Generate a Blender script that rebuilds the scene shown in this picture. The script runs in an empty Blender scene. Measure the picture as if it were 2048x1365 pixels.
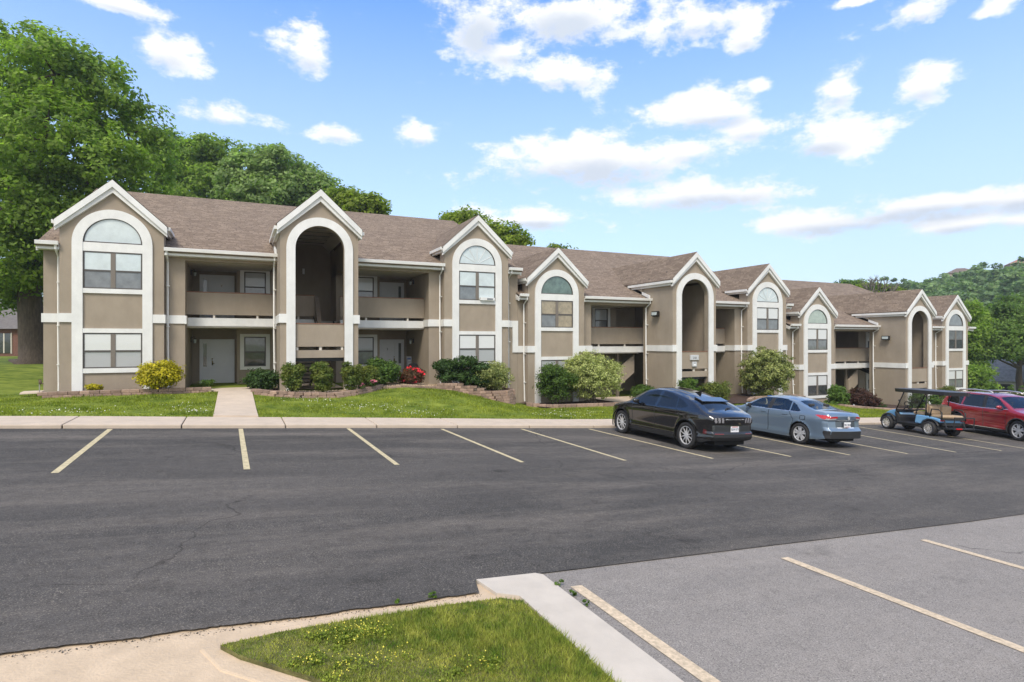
import bpy, math, random
import numpy as np
from mathutils import Vector, Matrix
rnd = random.Random(7)
S = bpy.context.scene
C = S.collection

# ------------------------------------------------------------------ camera
F_PX, TH = 1180.0, math.radians(25)
CT, ST = math.cos(TH), math.sin(TH)
cd = bpy.data.cameras.new("camera")
cam = bpy.data.objects.new("camera", cd); C.objects.link(cam)
cd.sensor_width = 36.0; cd.lens = F_PX / 2048 * 36.0
cd.clip_start = 0.1; cd.clip_end = 6000
cam.location = (0, 0, 0); cam.rotation_euler = (math.radians(90), 0, -TH)
S.camera = cam

# ------------------------------------------------------------------ light
SUN_EL, SUN_AZ = math.radians(52), math.radians(218)      # azimuth clockwise from +y
sd = bpy.data.lights.new("sun", 'SUN'); sd.energy = 2.8; sd.angle = math.radians(20); sd.color = (1.0, 0.92, 0.80)
sun = bpy.data.objects.new("sun", sd); C.objects.link(sun)
sv = Vector((math.sin(SUN_AZ) * math.cos(SUN_EL), math.cos(SUN_AZ) * math.cos(SUN_EL), math.sin(SUN_EL)))
sun.rotation_euler = sv.to_track_quat('Z', 'Y').to_euler()
sun.location = sv * 60
S.view_settings.view_transform = 'Standard'
S.view_settings.look = 'None'
S.view_settings.gamma = 1.0
S.view_settings.exposure = 0.40

# ------------------------------------------------------------------ sky
W = bpy.data.worlds.new("World"); S.world = W; W.use_nodes = True
nt = W.node_tree; nt.nodes.clear()
def N(t, nt_=None, **kw):
    n = (nt_ or nt).nodes.new(t)
    for k, v in kw.items(): setattr(n, k, v)
    return n
def L(a, b, nt_=None): (nt_ or nt).links.new(a, b)
wo = N('ShaderNodeOutputWorld'); bg = N('ShaderNodeBackground'); bg.inputs['Strength'].default_value = 0.130
L(bg.outputs[0], wo.inputs[0])
sky = N('ShaderNodeTexSky'); sky.sky_type = 'NISHITA'; sky.sun_disc = False
sky.sun_elevation = SUN_EL; sky.sun_rotation = SUN_AZ; sky.air_density = 1.0; sky.dust_density = 0.6; sky.ozone_density = 1.5
tc = N('ShaderNodeTexCoord')
sep = N('ShaderNodeSeparateXYZ'); L(tc.outputs['Generated'], sep.inputs[0])
def M(op, a, b=None, c=None, clamp=False, nt_=None):
    n = N('ShaderNodeMath', nt_, operation=op); n.use_clamp = clamp
    for i, v in enumerate((a, b, c)):
        if v is None: continue
        if isinstance(v, (int, float)): n.inputs[i].default_value = v
        else: L(v, n.inputs[i], nt_)
    return n.outputs[0]
az = M('ARCTAN2', sep.outputs[0], sep.outputs[1])
el = M('ARCSINE', sep.outputs[2])
comb = N('ShaderNodeCombineXYZ'); L(az, comb.inputs[0]); L(el, comb.inputs[1])
nz1 = N('ShaderNodeTexNoise'); nz1.inputs['Scale'].default_value = 13; nz1.inputs['Detail'].default_value = 8; nz1.inputs['Roughness'].default_value = 0.66
mp1 = N('ShaderNodeMapping'); mp1.inputs['Scale'].default_value = (0.75, 1.35, 1); L(comb.outputs[0], mp1.inputs[0]); L(mp1.outputs[0], nz1.inputs[0])
nz2 = N('ShaderNodeTexNoise'); nz2.inputs['Scale'].default_value = 5; nz2.inputs['Detail'].default_value = 5; nz2.inputs['Roughness'].default_value = 0.6
mp2 = N('ShaderNodeMapping'); mp2.inputs['Location'].default_value = (3.1, 1.7, 0); L(comb.outputs[0], mp2.inputs[0]); L(mp2.outputs[0], nz2.inputs[0])
def dirang(px, py):
    u = (px - 1024) / F_PX; v = (683 - py) / F_PX
    return TH + math.atan(u), math.atan2(v, math.sqrt(1 + u * u))
def ellipses(lst):
    cur = None
    for (px, py, rx, ry) in lst:
        a, e = dirang(px, py); a1, _ = dirang(px + rx, py); _, e1 = dirang(px, py - ry)
        ra, re = abs(a1 - a), abs(e1 - e)
        n1 = N('ShaderNodeVectorMath', operation='SUBTRACT'); L(comb.outputs[0], n1.inputs[0]); n1.inputs[1].default_value = (a, e, 0)
        n2 = N('ShaderNodeVectorMath', operation='MULTIPLY'); L(n1.outputs[0], n2.inputs[0]); n2.inputs[1].default_value = (1 / ra, 1 / re, 0)
        n3 = N('ShaderNodeVectorMath', operation='LENGTH'); L(n2.outputs[0], n3.inputs[0])
        cur = n3.outputs['Value'] if cur is None else M('SMOOTH_MIN', cur, n3.outputs['Value'], 0.25)
    return cur
clouds = [(325, 95, 85, 62), (618, 100, 62, 60), (440, 232, 95, 26), (676, 266, 52, 26), (840, 272, 48, 27), (250, 12, 120, 22),
          (960, 60, 110, 70), (1150, 35, 190, 70), (1390, 35, 170, 60), (1490, 70, 50, 45), (1120, 150, 130, 42), (1010, 100, 70, 40),
          (1385, 225, 165, 52), (1500, 255, 90, 38), (1215, 318, 270, 62), (1130, 330, 150, 50), (1390, 300, 110, 40), (1370, 392, 215, 40), (1480, 392, 110, 32),
          (1675, 180, 55, 45), (1845, 170, 78, 45), (1840, 20, 80, 34), (1990, 15, 62, 26), (1680, 285, 120, 55), (1524, 172, 34, 22),
          (1700, 5, 55, 14), (1060, 440, 180, 30), (1900, 405, 220, 22), (2050, 400, 120, 34), (1700, 445, 260, 34), (1900, 450, 200, 26), (2060, 440, 120, 24),
          (-250, 200, 160, 70), (2350, 250, 200, 90), (500, -200, 300, 70), (1500, -250, 350, 90)]
def raw_ellipse(a, e, ra, re):
    n1 = N('ShaderNodeVectorMath', operation='SUBTRACT'); L(comb.outputs[0], n1.inputs[0]); n1.inputs[1].default_value = (a, e, 0)
    n2 = N('ShaderNodeVectorMath', operation='MULTIPLY'); L(n1.outputs[0], n2.inputs[0]); n2.inputs[1].default_value = (1 / ra, 1 / re, 0)
    n3 = N('ShaderNodeVectorMath', operation='LENGTH'); L(n2.outputs[0], n3.inputs[0]); return n3.outputs['Value']
dist = ellipses(clouds)
# unseen cloud banks added overhead, beside and behind the viewer for neutral fill light
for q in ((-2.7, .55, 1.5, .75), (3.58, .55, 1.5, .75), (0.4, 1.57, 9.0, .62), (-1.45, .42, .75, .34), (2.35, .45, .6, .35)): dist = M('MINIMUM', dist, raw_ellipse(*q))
s1 = M('MULTIPLY', M('SUBTRACT', nz1.outputs[0], 0.5), 3.4)
s2 = M('MULTIPLY', M('SUBTRACT', nz2.outputs[0], 0.5), 0.9)
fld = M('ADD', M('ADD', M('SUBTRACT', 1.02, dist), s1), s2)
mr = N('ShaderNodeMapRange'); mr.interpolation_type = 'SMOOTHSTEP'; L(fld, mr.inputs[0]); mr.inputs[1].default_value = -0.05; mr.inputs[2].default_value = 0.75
shade = ellipses([(1180, 356, 230, 42), (1400, 412, 190, 27), (1850, 432, 260, 22), (960, 75, 70, 60), (1130, 60, 110, 50), (1060, 455, 170, 16), (1700, 460, 240, 20), (1950, 462, 160, 16), (2040, 415, 90, 20), (1640, 305, 70, 24), (1420, 250, 110, 20)])
und = ellipses([(x_, y_ + .52 * b_, a_ * .8, b_ * .5) for (x_, y_, a_, b_) in clouds[:22]])
sf = M('ADD', M('MAXIMUM', M('SUBTRACT', 1.0, shade), M('MULTIPLY', M('SUBTRACT', 0.9, und), .62)), M('MULTIPLY', s1, 0.30))
mr2 = N('ShaderNodeMapRange'); mr2.interpolation_type = 'SMOOTHSTEP'; L(sf, mr2.inputs[0]); mr2.inputs[1].default_value = -0.1; mr2.inputs[2].default_value = 0.75
ccol = N('ShaderNodeMix', data_type='RGBA'); L(mr2.outputs[0], ccol.inputs[0])
CB = 7.3
ccol.inputs[6].default_value = (CB, CB * .985, CB * .97, 1); ccol.inputs[7].default_value = (CB * 0.60, CB * 0.66, CB * 0.75, 1)
# clear-sky colour: the Nishita sky, brightened and paled towards the horizon by thin high haze
skm = N('ShaderNodeMix', data_type='RGBA', blend_type='MULTIPLY'); skm.inputs[0].default_value = 1.0
L(sky.outputs[0], skm.inputs[6]); skm.inputs[7].default_value = (.98, 1.46, 2.0, 1)
hz = N('ShaderNodeMapRange'); L(el, hz.inputs[0]); hz.inputs[1].default_value = 0.0; hz.inputs[2].default_value = 0.52; hz.inputs[3].default_value = 0.90; hz.inputs[4].default_value = 0.0
skh = N('ShaderNodeMix', data_type='RGBA'); L(hz.outputs[0], skh.inputs[0]); L(skm.outputs[2], skh.inputs[6]); skh.inputs[7].default_value = (5.05, 5.65, 5.95, 1)
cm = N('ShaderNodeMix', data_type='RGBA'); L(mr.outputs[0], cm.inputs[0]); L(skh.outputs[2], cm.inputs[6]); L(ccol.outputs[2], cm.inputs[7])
# thin torn wisps round the clouds
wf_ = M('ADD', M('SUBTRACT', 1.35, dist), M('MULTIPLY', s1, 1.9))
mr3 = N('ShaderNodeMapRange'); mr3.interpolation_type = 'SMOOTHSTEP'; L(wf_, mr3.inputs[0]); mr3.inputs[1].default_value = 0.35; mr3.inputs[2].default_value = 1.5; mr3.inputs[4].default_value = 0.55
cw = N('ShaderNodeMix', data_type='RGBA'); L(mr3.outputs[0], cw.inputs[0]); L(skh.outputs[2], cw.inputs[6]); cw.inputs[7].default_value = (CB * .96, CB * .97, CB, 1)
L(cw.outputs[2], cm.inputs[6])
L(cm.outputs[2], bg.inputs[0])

# ------------------------------------------------------------------ materials
MATS = {}
def mat(name, col, rough=0.6, metal=0.0, spec=0.5, var=0.0, vscale=3.0, bump=0.0, bscale=40.0, island=0.0, trans=0.0, coat=0.0, col2=None, aniso=None, streak=0.0):
    """procedural principled material: noise colour variation, bump, per-island variation, leaf translucency"""
    if name in MATS: return MATS[name]
    m = bpy.data.materials.new(name); m.use_nodes = True; t = m.node_tree; t.nodes.clear()
    out = N('ShaderNodeOutputMaterial', t); p = N('ShaderNodeBsdfPrincipled', t)
    p.inputs['Roughness'].default_value = rough; p.inputs['Metallic'].default_value = metal
    p.inputs['Specular IOR Level'].default_value = spec; p.inputs['Coat Weight'].default_value = coat
    p.inputs['Coat Roughness'].default_value = 0.03
    co = N('ShaderNodeTexCoord', t)
    vec = co.outputs['Object']
    if aniso:
        mp = N('ShaderNodeMapping', t); mp.inputs['Scale'].default_value = aniso; L(vec, mp.inputs[0], t); vec = mp.outputs[0]
    c4 = (*col, 1)
    cur = None
    if var or col2:
        nz = N('ShaderNodeTexNoise', t); nz.inputs['Scale'].default_value = vscale; nz.inputs['Detail'].default_value = 6; nz.inputs['Roughness'].default_value = 0.65
        L(vec, nz.inputs[0], t)
        cr = N('ShaderNodeValToRGB', t); L(nz.outputs[0], cr.inputs[0], t)
        cr.color_ramp.elements[0].position = 0.3; cr.color_ramp.elements[1].position = 0.7
        cr.color_ramp.elements[0].color = (*[v * (1 - var) for v in col], 1)
        cr.color_ramp.elements[1].color = (*[min(1, v * (1 + var)) for v in (col2 or col)], 1)
        cur = cr.outputs[0]
    if island:
        g = N('ShaderNodeNewGeometry', t)
        mrn = N('ShaderNodeMapRange', t); L(g.outputs['Random Per Island'], mrn.inputs[0], t); mrn.inputs[3].default_value = 1 - island; mrn.inputs[4].default_value = 1 + island
        mx = N('ShaderNodeMix', t, data_type='RGBA', blend_type='MULTIPLY'); mx.inputs[0].default_value = 1.0
        if cur is not None: L(cur, mx.inputs[6], t)
        else: mx.inputs[6].default_value = c4
        L(mrn.outputs[0], mx.inputs[7], t); cur = mx.outputs[2]
    if streak:      # rain streaks and grime running down the surface
        smp = N('ShaderNodeMapping', t); smp.inputs['Scale'].default_value = (.9, .9, .30); L(co.outputs['Object'], smp.inputs[0], t)
        sn = N('ShaderNodeTexNoise', t); sn.inputs['Scale'].default_value = 1.6; sn.inputs['Detail'].default_value = 8; sn.inputs['Roughness'].default_value = .7; L(smp.outputs[0], sn.inputs[0], t)
        srr = N('ShaderNodeMapRange', t); L(sn.outputs[0], srr.inputs[0], t); srr.inputs[1].default_value = .32; srr.inputs[2].default_value = .62; srr.inputs[3].default_value = 1 - streak; srr.inputs[4].default_value = 1 + streak * .3
        smx = N('ShaderNodeMix', t, data_type='RGBA', blend_type='MULTIPLY'); smx.inputs[0].default_value = 1.0
        if cur is not None: L(cur, smx.inputs[6], t)
        else: smx.inputs[6].default_value = c4
        L(srr.outputs[0], smx.inputs[7], t); cur = smx.outputs[2]
    if cur is not None: L(cur, p.inputs['Base Color'], t)
    else: p.inputs['Base Color'].default_value = c4
    if bump:
        bn = N('ShaderNodeTexNoise', t); bn.inputs['Scale'].default_value = bscale; bn.inputs['Detail'].default_value = 4; L(vec, bn.inputs[0], t)
        bp = N('ShaderNodeBump', t); bp.inputs['Strength'].default_value = bump; bp.inputs['Distance'].default_value = 0.02
        L(bn.outputs[0], bp.inputs['Height'], t); L(bp.outputs[0], p.inputs['Normal'], t)
    if trans:
        tr = N('ShaderNodeBsdfTranslucent', t)
        if cur is not None:
            ml = N('ShaderNodeMix', t, data_type='RGBA', blend_type='MULTIPLY'); ml.inputs[0].default_value = 1.0
            L(cur, ml.inputs[6], t); ml.inputs[7].default_value = (1.1, 1.3, 0.6, 1); L(ml.outputs[2], tr.inputs[0], t)
        else: tr.inputs[0].default_value = c4
        ms = N('ShaderNodeMixShader', t); ms.inputs[0].default_value = trans; L(p.outputs[0], ms.inputs[1], t); L(tr.outputs[0], ms.inputs[2], t)
        L(ms.outputs[0], out.inputs[0], t)
    else: L(p.outputs[0], out.inputs[0], t)
    MATS[name] = m
    return m

def asphalt(name, base, light, dark, brown, speck, wx=.18):
    m = bpy.data.materials.new(name); m.use_nodes = True; t = m.node_tree; p = t.nodes['Principled BSDF']
    p.inputs['Roughness'].default_value = 0.92; p.inputs['Specular IOR Level'].default_value = 0.16
    co = N('ShaderNodeTexCoord', t); o = co.outputs['Object']
    def noise(sc, det, scale3=None, rough=0.6):
        n = N('ShaderNodeTexNoise', t); n.inputs['Scale'].default_value = sc; n.inputs['Detail'].default_value = det; n.inputs['Roughness'].default_value = rough
        v = o
        if scale3: mp = N('ShaderNodeMapping', t); mp.inputs['Scale'].default_value = scale3; L(o, mp.inputs[0], t); v = mp.outputs[0]
        L(v, n.inputs[0], t); return n.outputs[0]
    def ramp(fac, a, b, ca, cb):
        r = N('ShaderNodeValToRGB', t); L(fac, r.inputs[0], t); r.color_ramp.elements[0].position = a; r.color_ramp.elements[1].position = b
        r.color_ramp.elements[0].color = (*ca, 1); r.color_ramp.elements[1].color = (*cb, 1); return r.outputs[0]
    def mix(f, a, b, mode='MIX'):
        x = N('ShaderNodeMix', t, data_type='RGBA', blend_type=mode)
        if isinstance(f, float): x.inputs[0].default_value = f
        else: L(f, x.inputs[0], t)
        for i, v in ((6, a), (7, b)):
            if isinstance(v, tuple): x.inputs[i].default_value = (*v, 1)
            else: L(v, x.inputs[i], t)
        return x.outputs[2]
    big = ramp(noise(0.35, 5, (0.35, 1.0, 1)), 0.36, 0.66, dark, base)
    lane = ramp(noise(0.75, 9, (0.2, 1.15, 1), 0.74), 0.47, 0.68, (0, 0, 0), (1, 1, 1))
    c1 = mix(lane, big, brown)
    med = ramp(noise(7, 6, None, .72), .34, .66, (1 - wx,) * 3, (1 + wx * .9,) * 3)
    c1 = mix(1.0, c1, med, 'MULTIPLY')
    sp = noise(62, 3, None, 0.85)
    spk = ramp(sp, 0.535, 0.64, (0, 0, 0), (1, 1, 1))
    dens = ramp(noise(1.6, 6, (.4, 1, 1), .7), .38, .66, (.42,) * 3, (1.0,) * 3)
    c2 = mix(mix(1.0, spk, dens, 'MULTIPLY'), c1, light)
    sp2 = ramp(noise(85, 3, None, .8), 0.36, 0.50, (speck,) * 3, (1.05,) * 3)
    c3 = mix(1.0, c2, sp2, 'MULTIPLY')
    stain = ramp(noise(1.1, 6, None, .7), 0.27, 0.40, (0.62,) * 3, (1, 1, 1))
    c4 = mix(1.0, c3, stain, 'MULTIPLY')
    sc = ramp(noise(2.2, 8, (.25, 2.5, 1), .8), .66, .72, (0, 0, 0), (.5,) * 3)
    c4 = mix(sc, c4, light)
    # sparse hairline cracks
    v = N('ShaderNodeTexVoronoi', t); v.feature = 'DISTANCE_TO_EDGE'; v.inputs['Scale'].default_value = 0.16
    wn = N('ShaderNodeTexNoise', t); wn.inputs['Scale'].default_value = 1.1; wn.inputs['Detail'].default_value = 7; L(o, wn.inputs[0], t)
    av = N('ShaderNodeVectorMath', t, operation='MULTIPLY_ADD'); L(wn.outputs['Color'], av.inputs[0], t); av.inputs[1].default_value = (1.1, 1.1, 0); L(o, av.inputs[2], t)
    L(av.outputs[0], v.inputs[0], t)
    ck = ramp(v.outputs['Distance'], 0.0003, 0.0013, (0.5,) * 3, (1, 1, 1))
    gate = ramp(noise(0.25, 2), 0.52, 0.56, (1, 1, 1), (0, 0, 0))
    ck2 = mix(gate, ck, (1.0, 1.0, 1.0))
    c5 = mix(1.0, c4, ck2, 'MULTIPLY')
    L(c5, p.inputs['Base Color'], t)
    bp = N('ShaderNodeBump', t); bp.inputs['Strength'].default_value = 0.55; bp.inputs['Distance'].default_value = 0.01
    L(sp, bp.inputs['Height'], t); L(bp.outputs[0], p.inputs['Normal'], t)
    return m

def shingle_mat(name, k=1.0):
    m = bpy.data.materials.new(name); m.use_nodes = True; t = m.node_tree; p = t.nodes['Principled BSDF']
    p.inputs['Roughness'].default_value = 0.9; p.inputs['Specular IOR Level'].default_value = 0.2
    uv = N('ShaderNodeUVMap', t)
    wn_ = N('ShaderNodeTexNoise', t); wn_.inputs['Scale'].default_value = 2.3; wn_.inputs['Detail'].default_value = 3; L(uv.outputs[0], wn_.inputs[0], t)
    wa = N('ShaderNodeVectorMath', t, operation='MULTIPLY_ADD'); L(wn_.outputs['Color'], wa.inputs[0], t); wa.inputs[1].default_value = (.55, .035, 0); L(uv.outputs[0], wa.inputs[2], t)
    b = N('ShaderNodeTexBrick', t); L(wa.outputs[0], b.inputs[0], t); b.offset = .37; b.squash = 1.6; b.squash_frequency = 3
    b.inputs['Scale'].default_value = 1.0; b.inputs['Brick Width'].default_value = 0.25; b.inputs['Row Height'].default_value = 0.145
    b.inputs['Mortar Size'].default_value = 0.012; b.inputs['Bias'].default_value = 0.0
    b.inputs['Color1'].default_value = (.180 * k, .134 * k, .098 * k, 1); b.inputs['Color2'].default_value = (.285 * k, .218 * k, .160 * k, 1); b.inputs['Mortar'].default_value = (.10 * k, .075 * k, .06 * k, 1)
    n = N('ShaderNodeTexNoise', t); L(uv.outputs[0], n.inputs[0], t); n.inputs['Scale'].default_value = 0.9; n.inputs['Detail'].default_value = 6
    r = N('ShaderNodeMapRange', t); L(n.outputs[0], r.inputs[0], t); r.inputs[1].default_value = .3; r.inputs[2].default_value = .7; r.inputs[3].default_value = .94; r.inputs[4].default_value = 1.05
    mx = N('ShaderNodeMix', t, data_type='RGBA', blend_type='MULTIPLY'); mx.inputs[0].default_value = 1; L(b.outputs[0], mx.inputs[6], t); L(r.outputs[0], mx.inputs[7], t)
    g = N('ShaderNodeTexNoise', t); L(uv.outputs[0], g.inputs[0], t); g.inputs['Scale'].default_value = 60; g.inputs['Detail'].default_value = 2
    r2 = N('ShaderNodeMapRange', t); L(g.outputs[0], r2.inputs[0], t); r2.inputs[1].default_value = .3; r2.inputs[2].default_value = .7; r2.inputs[3].default_value = .8; r2.inputs[4].default_value = 1.2
    mx2 = N('ShaderNodeMix', t, data_type='RGBA', blend_type='MULTIPLY'); mx2.inputs[0].default_value = 1; L(mx.outputs[2], mx2.inputs[6], t); L(r2.outputs[0], mx2.inputs[7], t)
    L(mx2.outputs[2], p.inputs['Base Color'], t)
    bp = N('ShaderNodeBump', t); bp.inputs['Strength'].default_value = 0.6; bp.inputs['Distance'].default_value = 0.02; L(b.outputs['Fac'], bp.inputs['Height'], t); bp.invert = True
    L(bp.outputs[0], p.inputs['Normal'], t)
    return m

def blind_mat(name, col, freq=38.0, amp=0.25):
    """slatted blind seen behind a window pane, with a glassy coat"""
    m = bpy.data.materials.new(name); m.use_nodes = True; t = m.node_tree; p = t.nodes['Principled BSDF']
    co = N('ShaderNodeTexCoord', t); w = N('ShaderNodeTexWave', t); w.wave_type = 'BANDS'; w.bands_direction = 'Z'
    w.inputs['Scale'].default_value = freq / 6.283 * 2; w.inputs['Distortion'].default_value = 0.3
    L(co.outputs['Object'], w.inputs[0], t)
    r = N('ShaderNodeValToRGB', t); L(w.outputs[0], r.inputs[0], t)
    r.color_ramp.elements[0].color = (*[v * (1 - amp) for v in col], 1); r.color_ramp.elements[1].color = (*col, 1)
    L(r.outputs[0], p.inputs['Base Color'], t)
    p.inputs['Roughness'].default_value = 0.4; p.inputs['Coat Weight'].default_value = 1.0; p.inputs['Coat Roughness'].default_value = 0.02
    return m

stucco = mat('stucco', (.335, .279, .216), .9, spec=.2, var=.07, vscale=1.1, bump=.5, bscale=90, streak=.10)
stucco_in = stucco
trimw = mat('white_trim', (.72, .715, .69), .55, var=.05, vscale=2.5, bump=.15, bscale=60, streak=.10)
gutterw = mat('gutter_paint', (.76, .75, .72), .45, var=.08, vscale=1.7)
shingle = shingle_mat('roof_shingles'); shingle2 = shingle_mat('roof_shingles_weathered', .88)
frame_m = mat('window_frame', (.075, .065, .058), .5)
framel_m = mat('window_frame_bronze', (.17, .145, .12), .5)
pane_pale = mat('pane_pale', (.55, .61, .61), .12, bump=.35, bscale=1.4, var=.12, vscale=2, coat=1)  # window panes: pale sky reflection put into the base colour
pane_mid = mat('pane_mid', (.16, .17, .175), .12, bump=.35, bscale=1.4, var=.25, vscale=3, coat=1)
pane_dark = mat('pane_dark', (.045, .048, .05), .08, bump=.35, bscale=1.4, var=.3, vscale=3, coat=1)
pane_tan = mat('pane_paper', (.30, .245, .16), .35, var=.35, vscale=3.5, coat=1)
pane_green = mat('pane_green', (.10, .15, .125), .12, bump=.35, bscale=1.4, var=.4, vscale=4, coat=1)
pane_blind = blind_mat('pane_blind', (.74, .75, .73)); pane_blind2 = blind_mat('pane_blind_grey', (.44, .455, .46))
doorw = mat('door_paint', (.74, .75, .77), .45, var=.03)
cap_wood = mat('cap_wood', (.22, .10, .06), .7, var=.2, vscale=6)
woodold = mat('old_wood', (.17, .14, .11), .85, var=.3, vscale=8, aniso=(6, 6, 1))
darkm = mat('dark_void', (.012, .011, .010), .9)
blackm = mat('black_metal', (.015, .015, .016), .45)
soffit = mat('soffit_panel', (.62, .57, .50), .8, var=.08)
concrete = mat('concrete', (.515, .42, .325), .88, var=.10, vscale=2.2, bump=.25, bscale=70)
concrete_tan = mat('concrete_tan', (.53, .405, .275), .9, var=.13, vscale=4, bump=.35, bscale=45)
concrete_pale = mat('concrete_pale', (.52, .46, .385), .85, var=.08, vscale=3, bump=.2, bscale=80)
paint_y = mat('yellow_paint', (.50, .42, .25), .8, var=.32, vscale=14)
paint_o = mat('worn_yellow_paint', (.53, .42, .29), .85, var=.32, vscale=26)
brick = mat('retaining_block', (.30, .205, .155), .95, var=.2, vscale=7, bump=.7, bscale=35, island=.28)
mulch = mat('mulch', (.055, .03, .022), .95, var=.6, vscale=25, bump=1, bscale=40)
gravel = mat('gravel', (.34, .25, .17), .9, var=.55, vscale=22, bump=1, bscale=25, col2=(.5, .42, .33))
chrome = mat('chrome', (.80, .80, .80), .22, metal=.75)
alu = mat('machined_alloy', (.60, .60, .61), .35, metal=.35)
tyre = mat('tyre_rubber', (.022, .021, .021), .75, bump=.2, bscale=60)
plastic = mat('black_plastic', (.02, .02, .021), .6)
white_m = mat('plain_white', (.78, .78, .78), .5)
A_DARK = asphalt('asphalt_sealed', (.100, .091, .083), (.28, .245, .205), (.058, .055, .052), (.142, .125, .109), .50)
A_LIGHT = asphalt('asphalt_worn', (.262, .236, .212), (.45, .41, .365), (.228, .206, .186), (.285, .255, .226), .42, .09)

# ------------------------------------------------------------------ mesh helpers
def parent_loc(p):
    v = Vector((0, 0, 0))
    while p is not None: v += p.location; p = p.parent
    return v
class MB:
    def __init__(s): s.v = []; s.f = []; s.m = []; s.uv = {}; s.calls = []
    def add(s, vs, fs, m=0):
        b = len(s.v); s.calls.append((b, len(vs), len(s.f), len(fs))); s.v += [tuple(map(float, q)) for q in vs]
        for f in fs: s.f.append([b + i for i in f]); s.m.append(m)
        return b
    def box(s, x0, x1, y0, y1, z0, z1, m=0):
        s.add([(x0, y0, z0), (x1, y0, z0), (x1, y1, z0), (x0, y1, z0), (x0, y0, z1), (x1, y0, z1), (x1, y1, z1), (x0, y1, z1)],
              [(0, 3, 2, 1), (4, 5, 6, 7), (0, 1, 5, 4), (1, 2, 6, 5), (2, 3, 7, 6), (3, 0, 4, 7)], m)
    def obox(s, c, sx, sy, sz, rot=0, m=0, tilt=0):
        R = Matrix.Rotation(rot, 3, 'Z') @ Matrix.Rotation(tilt, 3, 'X')
        vs = [Vector(c) + R @ Vector((a * sx / 2, b * sy / 2, d * sz / 2)) for d in (-1, 1) for a, b in ((-1, -1), (1, -1), (1, 1), (-1, 1))]
        s.add(vs, [(0, 3, 2, 1), (4, 5, 6, 7), (0, 1, 5, 4), (1, 2, 6, 5), (2, 3, 7, 6), (3, 0, 4, 7)], m)
    def prism_xz(s, poly, y0, y1, m=0):
        n = len(poly)
        s.add([(x, y0, z) for x, z in poly] + [(x, y1, z) for x, z in poly],
              [list(range(n)), list(range(2 * n - 1, n - 1, -1))] + [(i, i + n, (i + 1) % n + n, (i + 1) % n) for i in range(n)], m)
    def prism_yz(s, poly, x0, x1, m=0):
        n = len(poly)
        s.add([(x0, y, z) for y, z in poly] + [(x1, y, z) for y, z in poly],
              [list(range(n)), list(range(2 * n - 1, n - 1, -1))] + [(i, i + n, (i + 1) % n + n, (i + 1) % n) for i in range(n)], m)
    def quad(s, a, b, c, d, m=0, uv=None):
        s.add([a, b, c, d], [(0, 1, 2, 3)], m)
        if uv: s.uv[len(s.f) - 1] = uv
    def tube(s, pts, r, n=8, m=0, caps=True):
        pts = [Vector(p) for p in pts]; rs = r if isinstance(r, (list, tuple)) else [r] * len(pts)
        b = len(s.v); k = len(pts)
        for i, p in enumerate(pts):
            d = (pts[min(i + 1, k - 1)] - pts[max(i - 1, 0)]).normalized()
            up = Vector((0, 0, 1)) if abs(d.z) < .9 else Vector((0, 1, 0))
            a = d.cross(up).normalized(); c = a.cross(d)
            for j in range(n):
                t = 2 * math.pi * j / n
                q = p + (a * math.cos(t) + c * math.sin(t)) * rs[i]; s.v.append(tuple(q))
        for i in range(k - 1):
            for j in range(n):
                s.f.append([b + i * n + j, b + i * n + (j + 1) % n, b + (i + 1) * n + (j + 1) % n, b + (i + 1) * n + j]); s.m.append(m)
        if caps:
            s.f.append([b + j for j in range(n)][::-1]); s.m.append(m); s.f.append([b + (k - 1) * n + j for j in range(n)]); s.m.append(m)
    def ell(s, c, rx, ry, rz, nu=12, nv=8, m=0):
        vs = []; fs = []
        for i in range(nv + 1):
            t = math.pi * i / nv
            for j in range(nu):
                a = 2 * math.pi * j / nu
                vs.append((c[0] + rx * math.sin(t) * math.cos(a), c[1] + ry * math.sin(t) * math.sin(a), c[2] + rz * math.cos(t)))
        for i in range(nv):
            for j in range(nu): fs.append((i * nu + j, (i + 1) * nu + j, (i + 1) * nu + (j + 1) % nu, i * nu + (j + 1) % nu))
        s.add(vs, fs, m)
    def cyl_x(s, x0, x1, cy, cz, r, n=20, m=0):
        s.tube([(x0, cy, cz), (x1, cy, cz)], r, n, m)
    def build(s, name, mats, parent=None, smooth=False, local=False, bevel=0):
        me = bpy.data.meshes.new(name)
        off = Vector((0, 0, 0)) if (local or parent is None) else parent_loc(parent)
        me.from_pydata([(x - off.x, y - off.y, z - off.z) for x, y, z in s.v], [], s.f)
        for q in (mats if isinstance(mats, (list, tuple)) else [mats]): me.materials.append(q)
        me.polygons.foreach_set('material_index', s.m)
        if smooth: me.polygons.foreach_set('use_smooth', [True] * len(s.f))
        if s.uv:
            ul = me.uv_layers.new(name='UVMap')
            for fi, uvs in s.uv.items():
                p = me.polygons[fi]
                for k, li in enumerate(p.loop_indices): ul.data[li].uv = uvs[k]
        me.validate(); me.update()
        o = bpy.data.objects.new(name, me); C.objects.link(o)
        if parent is not None: o.parent = parent
        if bevel:
            b = o.modifiers.new('bevel', 'BEVEL'); b.width = bevel; b.segments = 2; b.limit_method = 'ANGLE'
        return o
def each(mb, name, mats, parent, **kw):
    """every separate piece of the collected geometry becomes an object of its own"""
    out = []
    for (b, nv, f0, nf) in mb.calls:
        q = MB(); q.v = mb.v[b:b + nv]; q.f = [[i - b for i in f] for f in mb.f[f0:f0 + nf]]; q.m = mb.m[f0:f0 + nf]; out.append(q.build(name, mats, parent, **kw))
    return out
def tag(o, label, cat, group=None):
    o['label'] = label; o['category'] = cat
    if group: o['group'] = group
    return o
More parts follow.
